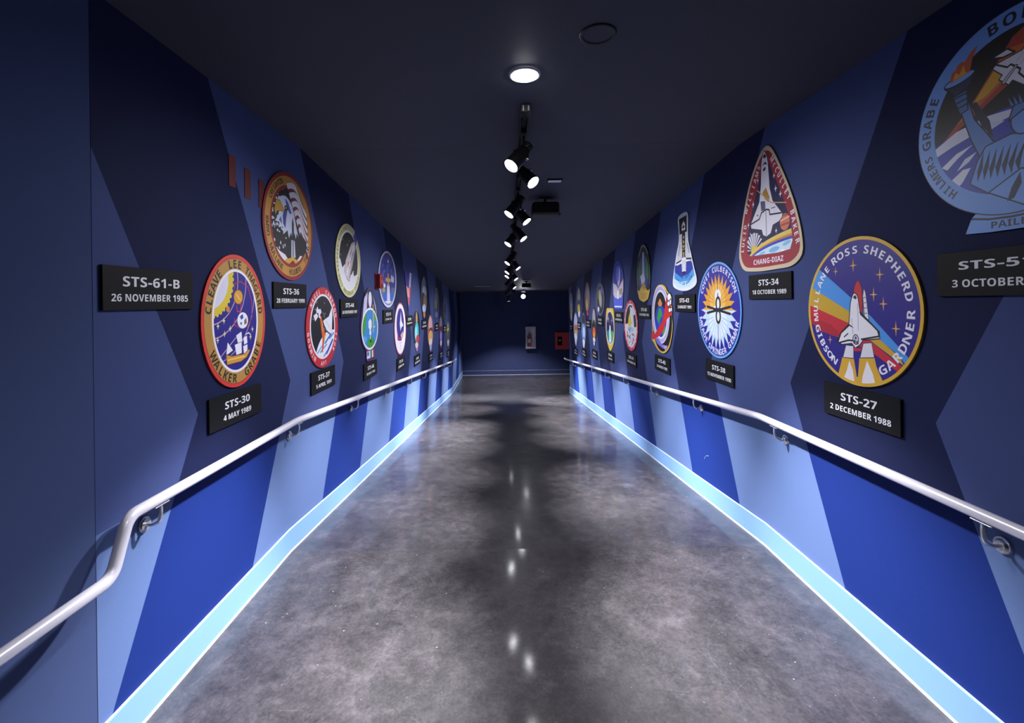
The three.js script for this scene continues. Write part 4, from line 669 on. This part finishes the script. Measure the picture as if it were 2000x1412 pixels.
patch('L', 3.158, 2.196, 0.730, 0.730, 1024, ell, 0x5a1416, (k, a) => {
  D.ell(k, 0, 0, a, 1, '#8e1f1f'); D.ell(k, 0, 0, 0.93, 0.93, '#c08a34'); D.ell(k, 0, 0, 0.76, 0.76, '#8e1f1f'); D.ell(k, 0, 0, 0.7, 0.7, '#0b0b0e');
  D.clipEll(k, 0, 0, 0.7, 0.7, () => { D.specks(k, 60, 0.4, 0.6, -0.44, -0.1, '#d6d6e4', 0.022); D.poly(k, [[-0.8, 0.3], [-0.62, 0.42], [-0.4, 0.5], [-0.22, 0.54], [-0.1, 0.62], [0.24, 0.62], [0.4, 0.5], [0.8, 0.2], [0.8, 0.9], [-0.8, 0.9]], '#e6e4ea'); D.poly(k, [[-0.34, 0.74], [-0.2, 0.62], [0, 0.58], [0.08, 0.5], [0.16, 0.58], [0.4, 0.62], [0.5, 0.74], [0.2, 0.9], [-0.2, 0.9]], '#d9a32f'); D.poly(k, [[-0.14, 0.76], [0.0, 0.66], [0.1, 0.62], [0.2, 0.68], [0.32, 0.76], [0.1, 0.86]], '#7a1a20'); });
  // flag stripes sweeping over the rim
  for (let i = 0; i < 6; i++) { const o = i * 0.155; D.poly(k, [[-0.14 + o * 0.62, -0.78 + o], [0.2 + o * 0.3, -0.92 + o, 0.28 + o * 0.3, -0.78 + o], [0.5 + o * 0.2, -0.5 + o, 0.62 + o * 0.1, -0.44 + o], [0.72 + o * 0.12, -0.36 + o * 0.98], [0.7 + o * 0.1, -0.28 + o], [0.5 + o * 0.2, -0.4 + o, 0.3 + o * 0.3, -0.66 + o], [0.18 + o * 0.3, -0.8 + o, -0.08 + o * 0.62, -0.68 + o]], '#e3e2ec'); D.poly(k, [[-0.08 + o * 0.62, -0.69 + o], [0.18 + o * 0.3, -0.8 + o, 0.3 + o * 0.3, -0.67 + o], [0.5 + o * 0.2, -0.41 + o, 0.7 + o * 0.1, -0.29 + o], [0.7 + o * 0.1, -0.2 + o], [0.46 + o * 0.2, -0.32 + o, 0.28 + o * 0.3, -0.58 + o], [0.16 + o * 0.3, -0.7 + o, -0.02 + o * 0.6, -0.6 + o]], '#7d181c'); }
  D.poly(k, [[0.3, 0.15], [0.5, 0.1], [0.7, 0.2], [0.68, 0.4], [0.5, 0.5], [0.3, 0.5], [0.2, 0.3]], '#121214');
  D.poly(k, [[-0.52, -0.38], [-0.4, -0.52, -0.2, -0.54], [0.0, -0.52, 0.1, -0.36], [0.2, -0.2, 0.24, -0.04], [0.34, 0.16], [0.26, 0.08], [0.22, 0.2], [0.16, 0.08], [0.1, 0.24], [0.02, 0.1], [-0.06, 0.22], [-0.12, 0.08], [-0.28, 0.18], [-0.3, 0.04], [-0.46, 0.08], [-0.42, -0.02], [-0.58, -0.02], [-0.46, -0.14], [-0.42, -0.26]], '#d5d9ee');
  D.poly(k, [[-0.3, -0.16], [-0.22, -0.3], [-0.1, -0.34], [-0.16, -0.14], [-0.2, 0.06], [-0.28, -0.02]], '#2c468e'); D.poly(k, [[-0.2, -0.5], [-0.08, -0.44], [0.06, -0.26], [-0.02, -0.24], [-0.14, -0.34]], '#33509a'); D.poly(k, [[-0.44, -0.06], [-0.36, -0.14], [-0.32, 0.0]], '#4a66aa'); D.ell(k, -0.16, -0.32, 0.07, 0.05, '#14161e'); D.ell(k, -0.17, -0.325, 0.025, 0.02, '#e0b83a');
  D.poly(k, [[-0.6, -0.22], [-0.54, -0.4], [-0.4, -0.42], [-0.28, -0.32], [-0.22, -0.22], [-0.36, -0.24], [-0.5, -0.2], [-0.56, -0.12]], '#c99428', '#3a2a0c', 0.01);
  D.poly(k, [[0.1, -0.2], [0.14, -0.08], [0.14, 0.24], [0.06, 0.24], [0.06, -0.08]], '#0d0d10'); D.poly(k, [[0.03, 0.24], [0.17, 0.24], [0.2, 0.56], [0.02, 0.56]], '#c9c8d8'); D.line(k, [[0.1, 0.26], [0.1, 0.54]], '#24222c', 0.03);
  D.ring(k, 'CREIGHTON', 0, 0, 0.845, 0.845, -60, -22, 0.085, '#16100a', false, 0.85); D.ring(k, 'CASPER', 0, 0, 0.845, 0.845, 253, 272, 0.085, '#16100a', false, 0.8); D.ring(k, 'MULLANE', 0, 0, 0.845, 0.845, 238, 204, 0.09, '#16100a', true, 0.9); D.ring(k, 'HILMERS', 0, 0, 0.845, 0.845, 182, 152, 0.09, '#16100a', true, 0.85); D.ring(k, 'THUOT', 0, 0, 0.845, 0.845, 134, 110, 0.085, '#16100a', true, 0.9);
}, 'round dark red and gold patch with an eagle and striped flag, left wall');

patch('L', 3.708, 1.480, 0.649, 0.650, 768, ell, 0x8a1c26, (k, a) => {
  D.ell(k, 0, 0, a, 1, '#c42a36'); D.ell(k, 0, 0, a, 1, null, '#8e1d28', 0.03); D.ell(k, 0, -0.02, 0.79, 0.8, '#f1eef2'); D.ell(k, 0, -0.02, 0.73, 0.75, '#0f0d1a');
  D.clipEll(k, 0, -0.02, 0.73, 0.75, () => { D.ell(k, 0.55, 0.95, 1.1, 0.86, '#f1f1f6'); D.line(k, [[0.1, 0.4], [0.5, 0.2]], '#3a78cc', 0.06); D.line(k, [[-0.2, 0.6], [0.2, 0.44]], '#5a96dc', 0.04); D.line(k, [[0.2, 0.66], [0.6, 0.36]], '#2238b8', 0.07); D.line(k, [[-0.4, 0.62], [-0.1, 0.46]], '#7ab0e4', 0.05); D.line(k, [[0.4, 0.3], [0.8, 0.14]], '#4a8ad4', 0.05); D.line(k, [[0.0, 0.74], [0.2, 0.62]], '#4a8ad4', 0.05); });
  D.poly(k, [[-0.22, -0.3], [-0.12, -0.28], [0.02, 0.02], [0.16, 0.2], [0.08, 0.3], [-0.04, 0.6], [-0.12, 0.62], [-0.06, 0.3], [-0.14, 0.0]], '#e0622a'); D.poly(k, [[-0.1, -0.2], [-0.04, -0.1], [0.0, 0.12], [-0.06, 0.0]], '#e6c43a'); D.poly(k, [[0.06, 0.2], [0.16, 0.2], [0.06, 0.34]], '#e6b83a');
  D.poly(k, [[0.58, -0.5], [0.62, -0.3], [0.56, 0.18], [0.44, 0.2], [0.12, 0.04], [-0.02, -0.16], [0.1, -0.2], [0.36, -0.26]], '#eeedf4', '#18161e', 0.012); D.line(k, [[0.0, -0.08], [0.24, 0.12], [0.44, 0.2]], '#111016', 0.035); D.line(k, [[0.2, -0.14], [0.5, 0.1]], '#bdbccc', 0.015);
  D.poly(k, [[-0.42, -0.44], [-0.34, -0.52], [-0.28, -0.44], [-0.16, -0.46], [-0.1, -0.38], [-0.2, -0.3], [-0.14, -0.22], [-0.26, -0.24], [-0.3, -0.36], [-0.4, -0.36]], '#eeedf4'); D.poly(k, [[-0.58, -0.3], [-0.4, -0.36], [-0.3, -0.28], [-0.48, -0.16]], '#eeedf4');
  for (let i = 0; i < 16; i++) D.star(k, -0.6 + rnd() * 0.8, -0.64 + rnd() * 0.9, 0.035, '#cfcfe8', 0.35);
  D.ring(k, 'NAGEL', 0, 0, 0.89, 0.89, -52, -14, 0.09, '#f3eef0', false, 0.9); D.ring(k, 'CAMERON', 0, 0, 0.89, 0.89, 14, 72, 0.09, '#f3eef0', false, 0.9); D.ring(k, 'GODWIN', 0, 0, 0.89, 0.89, 262, 216, 0.09, '#f3eef0', true, 0.9); D.ring(k, 'ROSS', 0, 0, 0.89, 0.89, 132, 104, 0.09, '#f3eef0', true, 0.9); D.ring(k, 'APT', 0, 0, 0.89, 0.89, 188, 172, 0.08, '#f3eef0', true, 0.9);
}, 'round red-rimmed patch with shuttle above blue earth on the left wall');

patch('L', 4.344, 2.073, 0.699, 0.690, 512, (a) => smooth([...EL(a).filter((p) => !(p[0] > 0.3 && p[1] < -0.42)), [0.55, -0.86], [0.4, -0.94]].sort((p, q) => Math.atan2(p[1], p[0]) - Math.atan2(q[1], q[0])), 80), 0x77734a, (k, a) => {
  k.fillStyle = '#d3cd8e'; k.fillRect(-2, -2, 4, 4); D.ell(k, 0, 0, 1.0, 1, '#cfca94'); D.ell(k, 0, 0, 0.8, 0.82, '#e6e4e0'); D.ell(k, 0, 0, 0.74, 0.77, '#0d0d0f');
  D.clipEll(k, 0, 0, 0.76, 0.78, () => { D.poly(k, [[-0.9, -0.1], [-0.66, 0.02], [-0.52, 0.22], [-0.3, 0.1], [-0.2, 0.5], [0.0, 0.42], [0.2, 0.36], [0.34, 0.24], [0.4, 0.4], [0.8, 0.3], [0.8, 1], [-0.9, 1]], '#dad9de'); D.specks(k, 20, 0.7, 0.6, 0, -0.2, '#9a9aa8', 0.02); });
  D.poly(k, [[0.5, -0.62], [0.58, -0.4], [0.3, 0.1], [0.0, 0.56], [-0.16, 0.5], [-0.36, 0.3], [-0.26, 0.0], [0.2, -0.5]], '#cdbfc6', '#2a2228', 0.02); D.poly(k, [[0.1, -0.2], [0.3, -0.4], [0.36, -0.24], [0.1, 0.1]], '#7e6a74'); D.poly(k, [[-0.1, 0.06], [0.06, 0.0], [0.02, 0.2], [-0.1, 0.24]], '#b0683a'); D.line(k, [[-0.2, 0.4], [0.4, -0.46]], '#f2eef2', 0.05); D.line(k, [[0.02, 0.46], [0.46, -0.3]], '#51464e', 0.03);
  D.star(k, 0.58, -0.72, 0.3, '#3a36a0', 0.4); D.ell(k, 0.58, -0.7, 0.14, 0.14, '#3330a0');
  D.ring(k, 'GREGORY HENRICKS', 0, 0, 0.88, 0.89, -110, -10, 0.07, '#55502a', false, 0.9); D.ring(k, 'VOSS MUSGRAVE RUNCO', 0, 0, 0.88, 0.89, 240, 120, 0.085, '#4a451c', true, 0.9);
}, 'round cream-rimmed patch with shuttle climbing to a purple star, left wall');

patch('L', 5.003, 1.452, 0.685, 0.790, 512, () => smooth([[0, -0.99], [0.3, -0.9], [0.6, -0.6], [0.8, -0.1], [0.8, 0.2], [0.66, 0.5], [0.4, 0.72], [0.38, 0.95], [0.36, 0.99], [-0.36, 0.99], [-0.38, 0.95], [-0.4, 0.72], [-0.68, 0.5], [-0.82, 0.2], [-0.82, -0.1], [-0.62, -0.6], [-0.3, -0.9]], 84), 0x4a2452, (k) => {
  k.fillStyle = '#5a2a6a'; k.fillRect(-2, -2, 4, 4); D.ell(k, 0, -0.2, 0.76, 0.76, '#1e1a4e'); D.poly(k, [[-0.5, -0.7], [-0.2, -0.86], [-0.3, -0.4], [-0.7, -0.1]], '#cfc8e2'); D.poly(k, [[0.3, -0.8], [0.56, -0.5], [0.7, -0.2], [0.5, -0.4]], '#b9b2d8'); D.ell(k, 0.02, -0.66, 0.16, 0.22, '#eceaf4');
  D.ell(k, 0, 0.14, 0.78, 0.58, '#eef0ee'); D.ell(k, 0, 0.14, 0.7, 0.52, '#3a8ad2'); D.clipEll(k, 0, 0.14, 0.7, 0.52, () => { D.poly(k, [[-0.8, -0.4], [-0.3, -0.3], [-0.4, 0.1], [-0.6, 0.3], [-0.8, 0.2]], '#3f9a3a'); D.poly(k, [[-0.3, 0.44], [0.1, 0.34], [0.4, 0.5], [0.2, 0.74], [-0.2, 0.74]], '#3f9a3a'); D.poly(k, [[0.3, -0.4], [0.7, -0.2], [0.6, 0.0], [0.4, -0.1]], '#52a848'); D.ell(k, -0.5, 0.4, 0.2, 0.08, '#5aa8e0'); });
  D.poly(k, [[-0.16, -0.06], [0.0, -0.14], [0.14, -0.06], [0.14, 0.1], [0.06, 0.16], [0.1, 0.3], [-0.1, 0.3], [-0.06, 0.16], [-0.16, 0.1]], '#eef0f4'); D.line(k, [[0, 0.3], [0, 0.46]], '#f2f2f4', 0.05); D.ell(k, 0.02, 0.48, 0.06, 0.05, '#101014'); D.line(k, [[0.3, -0.5], [0.3, 0.24]], '#d8c84a', 0.06); D.line(k, [[0.46, 0.1], [0.3, 0.12]], '#d8c84a', 0.05);
  D.poly(k, [[-0.34, 0.74], [-0.02, 0.74], [-0.02, 0.94], [-0.34, 0.94]], '#d8dcf0'); D.poly(k, [[-0.3, 0.76], [-0.16, 0.76], [-0.16, 0.86], [-0.3, 0.86]], '#2a4ab0'); D.poly(k, [[0.02, 0.74], [0.14, 0.74], [0.14, 0.94], [0.02, 0.94]], '#2a9a4a'); D.poly(k, [[0.14, 0.74], [0.24, 0.74], [0.24, 0.94], [0.14, 0.94]], '#f0f0f2'); D.poly(k, [[0.24, 0.74], [0.34, 0.74], [0.34, 0.94], [0.24, 0.94]], '#c82a3a');
}, 'purple patch with green and blue globe and small flags below, left wall');

patch('L', 5.80, 1.973, 0.88, 0.708, 512, ell, 0x8a8aa0, (k, a) => {
  D.ell(k, 0, 0, a, 1, '#dfdfec'); D.ell(k, 0, 0, a * 0.93, 0.93, '#8f93c2'); D.ell(k, 0, -0.02, a * 0.87, 0.9, '#20268e'); D.poly(k, [[-0.1, -0.94], [0.2, -0.94], [0.16, -0.7], [-0.05, -0.7]], '#9a4a4a'); D.ell(k, 0.02, -0.64, 0.08, 0.06, '#e8e8f4');
  D.clipEll(k, 0, 0, a * 0.87, 0.87, () => { D.specks(k, 34, 1, 0.6, 0, -0.3, '#4a5ac8', 0.06); D.poly(k, [[-1.2, 0.3], [-0.4, 0.26], [-0.2, 0.6], [0.2, 0.6], [0.5, 0.26], [1.2, 0.3], [1.2, 0.66], [-1.2, 0.66]], '#5a6a9a'); D.ell(k, -0.46, 0.62, 0.26, 0.18, '#2a62cc'); D.ell(k, 0.46, 0.62, 0.26, 0.18, '#2a62cc'); D.poly(k, [[-0.16, 0.2], [0.2, 0.2], [0.26, 0.8], [-0.2, 0.8]], '#d8dcf0'); D.ell(k, 0, 0.98, 1.0, 0.22, '#e6e4f0'); D.ell(k, -0.6, 0.4, 0.2, 0.08, '#a89a5a'); });
  D.poly(k, [[-0.06, -0.22], [0.1, -0.22], [0.1, -0.04], [0.36, -0.04], [0.36, 0.08], [0.1, 0.08], [0.1, 0.26], [-0.06, 0.26], [-0.06, 0.08], [-0.32, 0.08], [-0.32, -0.04], [-0.06, -0.04]], '#d8a22e'); D.poly(k, [[0.44, -0.2], [0.9, -0.1], [0.8, 0.1], [0.4, 0.04]], '#c4c8e2');
}, 'oval white-rimmed blue patch with gold cross beside the fire alarm');

patch('L', 6.452, 1.315, 0.712, 0.734, 384, ell, 0xa05a78, (k, a) => {
  D.ell(k, 0, 0, a, 1, '#b84468'); D.ell(k, 0, 0, a * 0.95, 0.95, '#f4f0f6'); D.ell(k, 0, -0.16, 0.62, 0.62, '#2a1f86'); D.poly(k, [[-0.1, -0.2], [0.1, -0.66], [0.2, -0.3], [0.5, -0.1], [0.16, -0.04], [0.0, 0.1]], '#eceaf4'); D.poly(k, [[-0.5, 0.0], [-0.3, 0.3], [0.1, 0.36], [-0.1, 0.46], [-0.5, 0.4]], '#a02a6a'); D.poly(k, [[0, 0.24], [0.4, 0.1], [0.5, 0.3], [0.2, 0.44]], '#d8b0a0');
  for (let i = 0; i < 3; i++) D.text(k, ['CREW', 'MIR', 'II'][i] ? ['|||||||', '|||||', '|||'][i] : '', 0, 0.52 + i * 0.12, 0.06, '#c03070', 0, 1.3);
}, 'oval patch with broad white border and purple middle, left wall');

patch('L', 7.045, 1.853, 0.64, 0.601, 320, () => [[-0.95, -0.98], [-0.3, -1], [0.4, -0.98], [0.98, -0.95], [0.7, -0.4], [0.45, 0.1], [0.22, 0.6], [0.05, 1], [-0.1, 0.98], [-0.25, 0.5], [-0.5, -0.1], [-0.75, -0.5]], 0x2a1c5a, (k) => {
  k.fillStyle = '#2a2390'; k.fillRect(-2, -2, 4, 4); D.poly(k, [[0.3, -1], [0.8, -1], [0.3, 0.0], [0.1, -0.2]], '#c8c2cc'); D.poly(k, [[-0.7, -0.3], [0.0, -0.16], [0.6, -0.3], [0.3, 0.2], [0.1, 0.5], [-0.3, 0.3]], '#d89a98'); D.poly(k, [[0.2, -0.2], [0.7, -0.3], [0.3, 0.5], [0.16, 0.4]], '#b02a3a'); D.poly(k, [[-0.3, 0.3], [0.2, 0.3], [0.14, 0.7], [-0.16, 0.7]], '#c0506a'); D.poly(k, [[-0.2, 0.7], [0.2, 0.7], [0, 1], [-0.1, 1]], '#2f3aa0');
}, 'pennant-shaped blue and red patch tapering downward, left wall');
far('L', 7.653, 1.220, 0.70, 0.688, 0x7a5a80, [[0, -0.1, 0.86, 0.86, '#1d1830'], [0, -0.5, 0.2, 0.4, '#b09a4a'], [0, 0.1, 0.5, 0.5, '#3fb0b8'], [-0.2, 0.1, 0.3, 0.3, '#8ad8d8'], [0.2, 0.42, 0.4, 0.2, '#b83a48'], [-0.1, 0.7, 0.4, 0.14, '#d8c8b0'], [0, 0.9, 0.2, 0.08, '#c078b0']], 'dark patch with turquoise middle, fifth in the left lower row', tapered);
far('L', 8.387, 1.792, 0.74, 0.762, 0x3a3222, [[0, -0.6, 0.5, 0.34, '#5a6a90'], [0.1, -0.2, 0.6, 0.3, '#a8b4d6'], [-0.2, 0.1, 0.5, 0.3, '#201e28'], [0.3, 0.26, 0.5, 0.36, '#8a7460'], [0, 0.56, 0.5, 0.2, '#c0c8e6'], [0, 0.86, 0.3, 0.14, '#c88a30']], 'tapered patch with gold tip, left wall upper row', tapered);
far('L', 9.064, 1.086, 0.74, 0.714, 0xb06a6a, [[0, -0.5, 0.6, 0.4, '#e0b8b4'], [0.1, -0.1, 0.6, 0.2, '#7a2a3a'], [0, 0.24, 0.7, 0.4, '#e6b872'], [0, 0.5, 0.5, 0.2, '#f0e8e0'], [0, 0.8, 0.4, 0.16, '#a8b8e8']], 'orange and pink patch, sixth in the left lower row', tapered);
far('L', 9.908, 1.645, 0.78, 0.731, 0x555c7c, [[0, 0, 0.86, 0.9, '#2a2f48'], [0, -0.4, 0.5, 0.3, '#4f5672'], [-0.2, 0.0, 0.3, 0.3, '#6f7250'], [0, 0.6, 0.5, 0.2, '#5a6aa0']], 'dim grey oval patch, second last of the left upper row');
far('L', 10.534, 1.024, 0.66, 0.74, 0x5a3448, [[0, -0.5, 0.6, 0.4, '#8a7a94'], [0, -0.1, 0.8, 0.24, '#5a2028'], [0, 0.3, 0.6, 0.4, '#4a4ab8'], [0, 0.3, 0.3, 0.3, '#a8a8e8'], [0, 0.74, 0.5, 0.2, '#e0d8e8'], [0, 0.92, 0.3, 0.08, '#c8304a']], 'purple and maroon patch, second last of the left lower row', tapered);
far('L', 11.218, 1.540, 0.64, 0.668, 0x2a2d44, [[0, -0.5, 0.5, 0.4, '#3c4262'], [0, 0.2, 0.7, 0.5, '#23263a'], [0, 0.5, 0.4, 0.2, '#4a4438']], 'very dark oval patch, last of the left upper row');
far('L', 11.877, 0.859, 0.76, 0.684, 0x6a6a58, [[0, -0.4, 0.5, 0.16, '#d8c63a'], [0, 0.2, 0.6, 0.5, '#5a5c58'], [0, 0.6, 0.6, 0.24, '#d8d8d0'], [0, -0.7, 0.4, 0.2, '#9a9a90']], 'grey patch with small yellow spot, last of the left lower row', tapered);

// ------------------------------------------------------------------ plaques
const font = await new FontLoader().loadAsync('fonts/droid/droid_sans_bold.typeface.json');
function lettering(str, width, cap) {
  const g = new THREE.ShapeGeometry(font.generateShapes(str, 1), 3); g.computeBoundingBox();
  const b = g.boundingBox; g.translate(-(b.min.x + b.max.x) / 2, -(b.min.y + b.max.y) / 2, 0);
  return g.scale(width / (b.max.x - b.min.x), cap / (b.max.y - b.min.y), 1);
}
const plateGeo = new RoundedBoxGeometry(0.485, 0.168, 0.012, 1, 0.0015).translate(0, 0, 0.006);
function plaque(side, s, upper, title, date, label) {
  const y = (upper ? 1.731 : 1.113) + (side === 'R' ? 0.012 : 0) + drop(s);
  const g = thing('mission_plaque', label || ('black plaque reading ' + title + ' on the ' + (side === 'L' ? 'left' : 'right') + ' wall, ' + (upper ? 'upper' : 'lower') + ' row'), 'plaque', 'black plaques below the patches');
  g.position.set(side === 'L' ? XL + 0.0016 : XR - 0.0016, y, -s); g.rotation.y = side === 'L' ? Math.PI / 2 : -Math.PI / 2;
  mesh('plate', plateGeo, M.plate, g);
  mesh('title_lettering', lettering(title, 0.0385 * title.length, 0.040).translate(0, 0.027, 0.0127), M.letter, g);
  mesh('date_lettering', lettering(date, Math.min(0.42, 0.0258 * date.length), 0.029).translate(0, -0.036, 0.0127), M.letter, g);
}
[['R', 1.60, 1, 'STS-51-J', '3 OCTOBER 1985'], ['L', 1.914, 1, 'STS-61-B', '26 NOVEMBER 1985'], ['R', 2.264, 0, 'STS-27', '2 DECEMBER 1988'], ['L', 2.507, 0, 'STS-30', '4 MAY 1989'],
 ['R', 3.02, 1, 'STS-34', '18 OCTOBER 1989'], ['L', 3.155, 1, 'STS-36', '28 FEBRUARY 1990'], ['R', 3.74, 0, 'STS-38', '15 NOVEMBER 1990'], ['L', 3.704, 0, 'STS-37', '5 APRIL 1991'],
 ['R', 4.434, 1, 'STS-43', '2 AUGUST 1991'], ['L', 4.344, 1, 'STS-44', '24 NOVEMBER 1991'], ['R', 5.09, 0, 'STS-45', '24 MARCH 1992'], ['L', 5.0, 0, 'STS-46', '31 JULY 1992'],
 ['R', 5.72, 1, 'STS-66', '3 NOVEMBER 1994'], ['L', 5.786, 1, 'STS-71', '27 JUNE 1995'], ['R', 6.33, 0, 'STS-74', '12 NOVEMBER 1995'], ['L', 6.46, 0, 'STS-76', '22 MARCH 1996'],
 ['R', 7.0, 1, 'STS-79', '16 SEPTEMBER 1996'], ['L', 7.07, 1, 'STS-81', '12 JANUARY 1997'], ['R', 7.59, 0, 'STS-84', '15 MAY 1997'], ['L', 7.665, 0, 'STS-86', '25 SEPTEMBER 1997'],
 ['R', 8.38, 1, 'STS-101', '19 MAY 2000'], ['L', 8.38, 1, 'STS-106', '8 SEPTEMBER 2000'], ['R', 8.92, 0, 'STS-98', '7 FEBRUARY 2001'], ['L', 9.08, 0, 'STS-104', '12 JULY 2001'],
 ['R', 9.56, 1, 'STS-110', '8 APRIL 2002'], ['L', 9.905, 1, 'STS-112', '7 OCTOBER 2002'], ['R', 10.13, 0, 'STS-115', '9 SEPTEMBER 2006'], ['L', 10.55, 0, 'STS-117', '8 JUNE 2007'],
 ['R', 10.74, 1, 'STS-122', '7 FEBRUARY 2008'], ['L', 11.225, 1, 'STS-125', '11 MAY 2009'], ['R', 11.27, 0, 'STS-129', '16 NOVEMBER 2009'], ['L', 11.86, 0, 'STS-132', '14 MAY 2010'],
 ['R', 12.02, 1, 'STS-135', '8 JULY 2011']].forEach((a) => plaque(...a));

renderer.render(scene, camera);
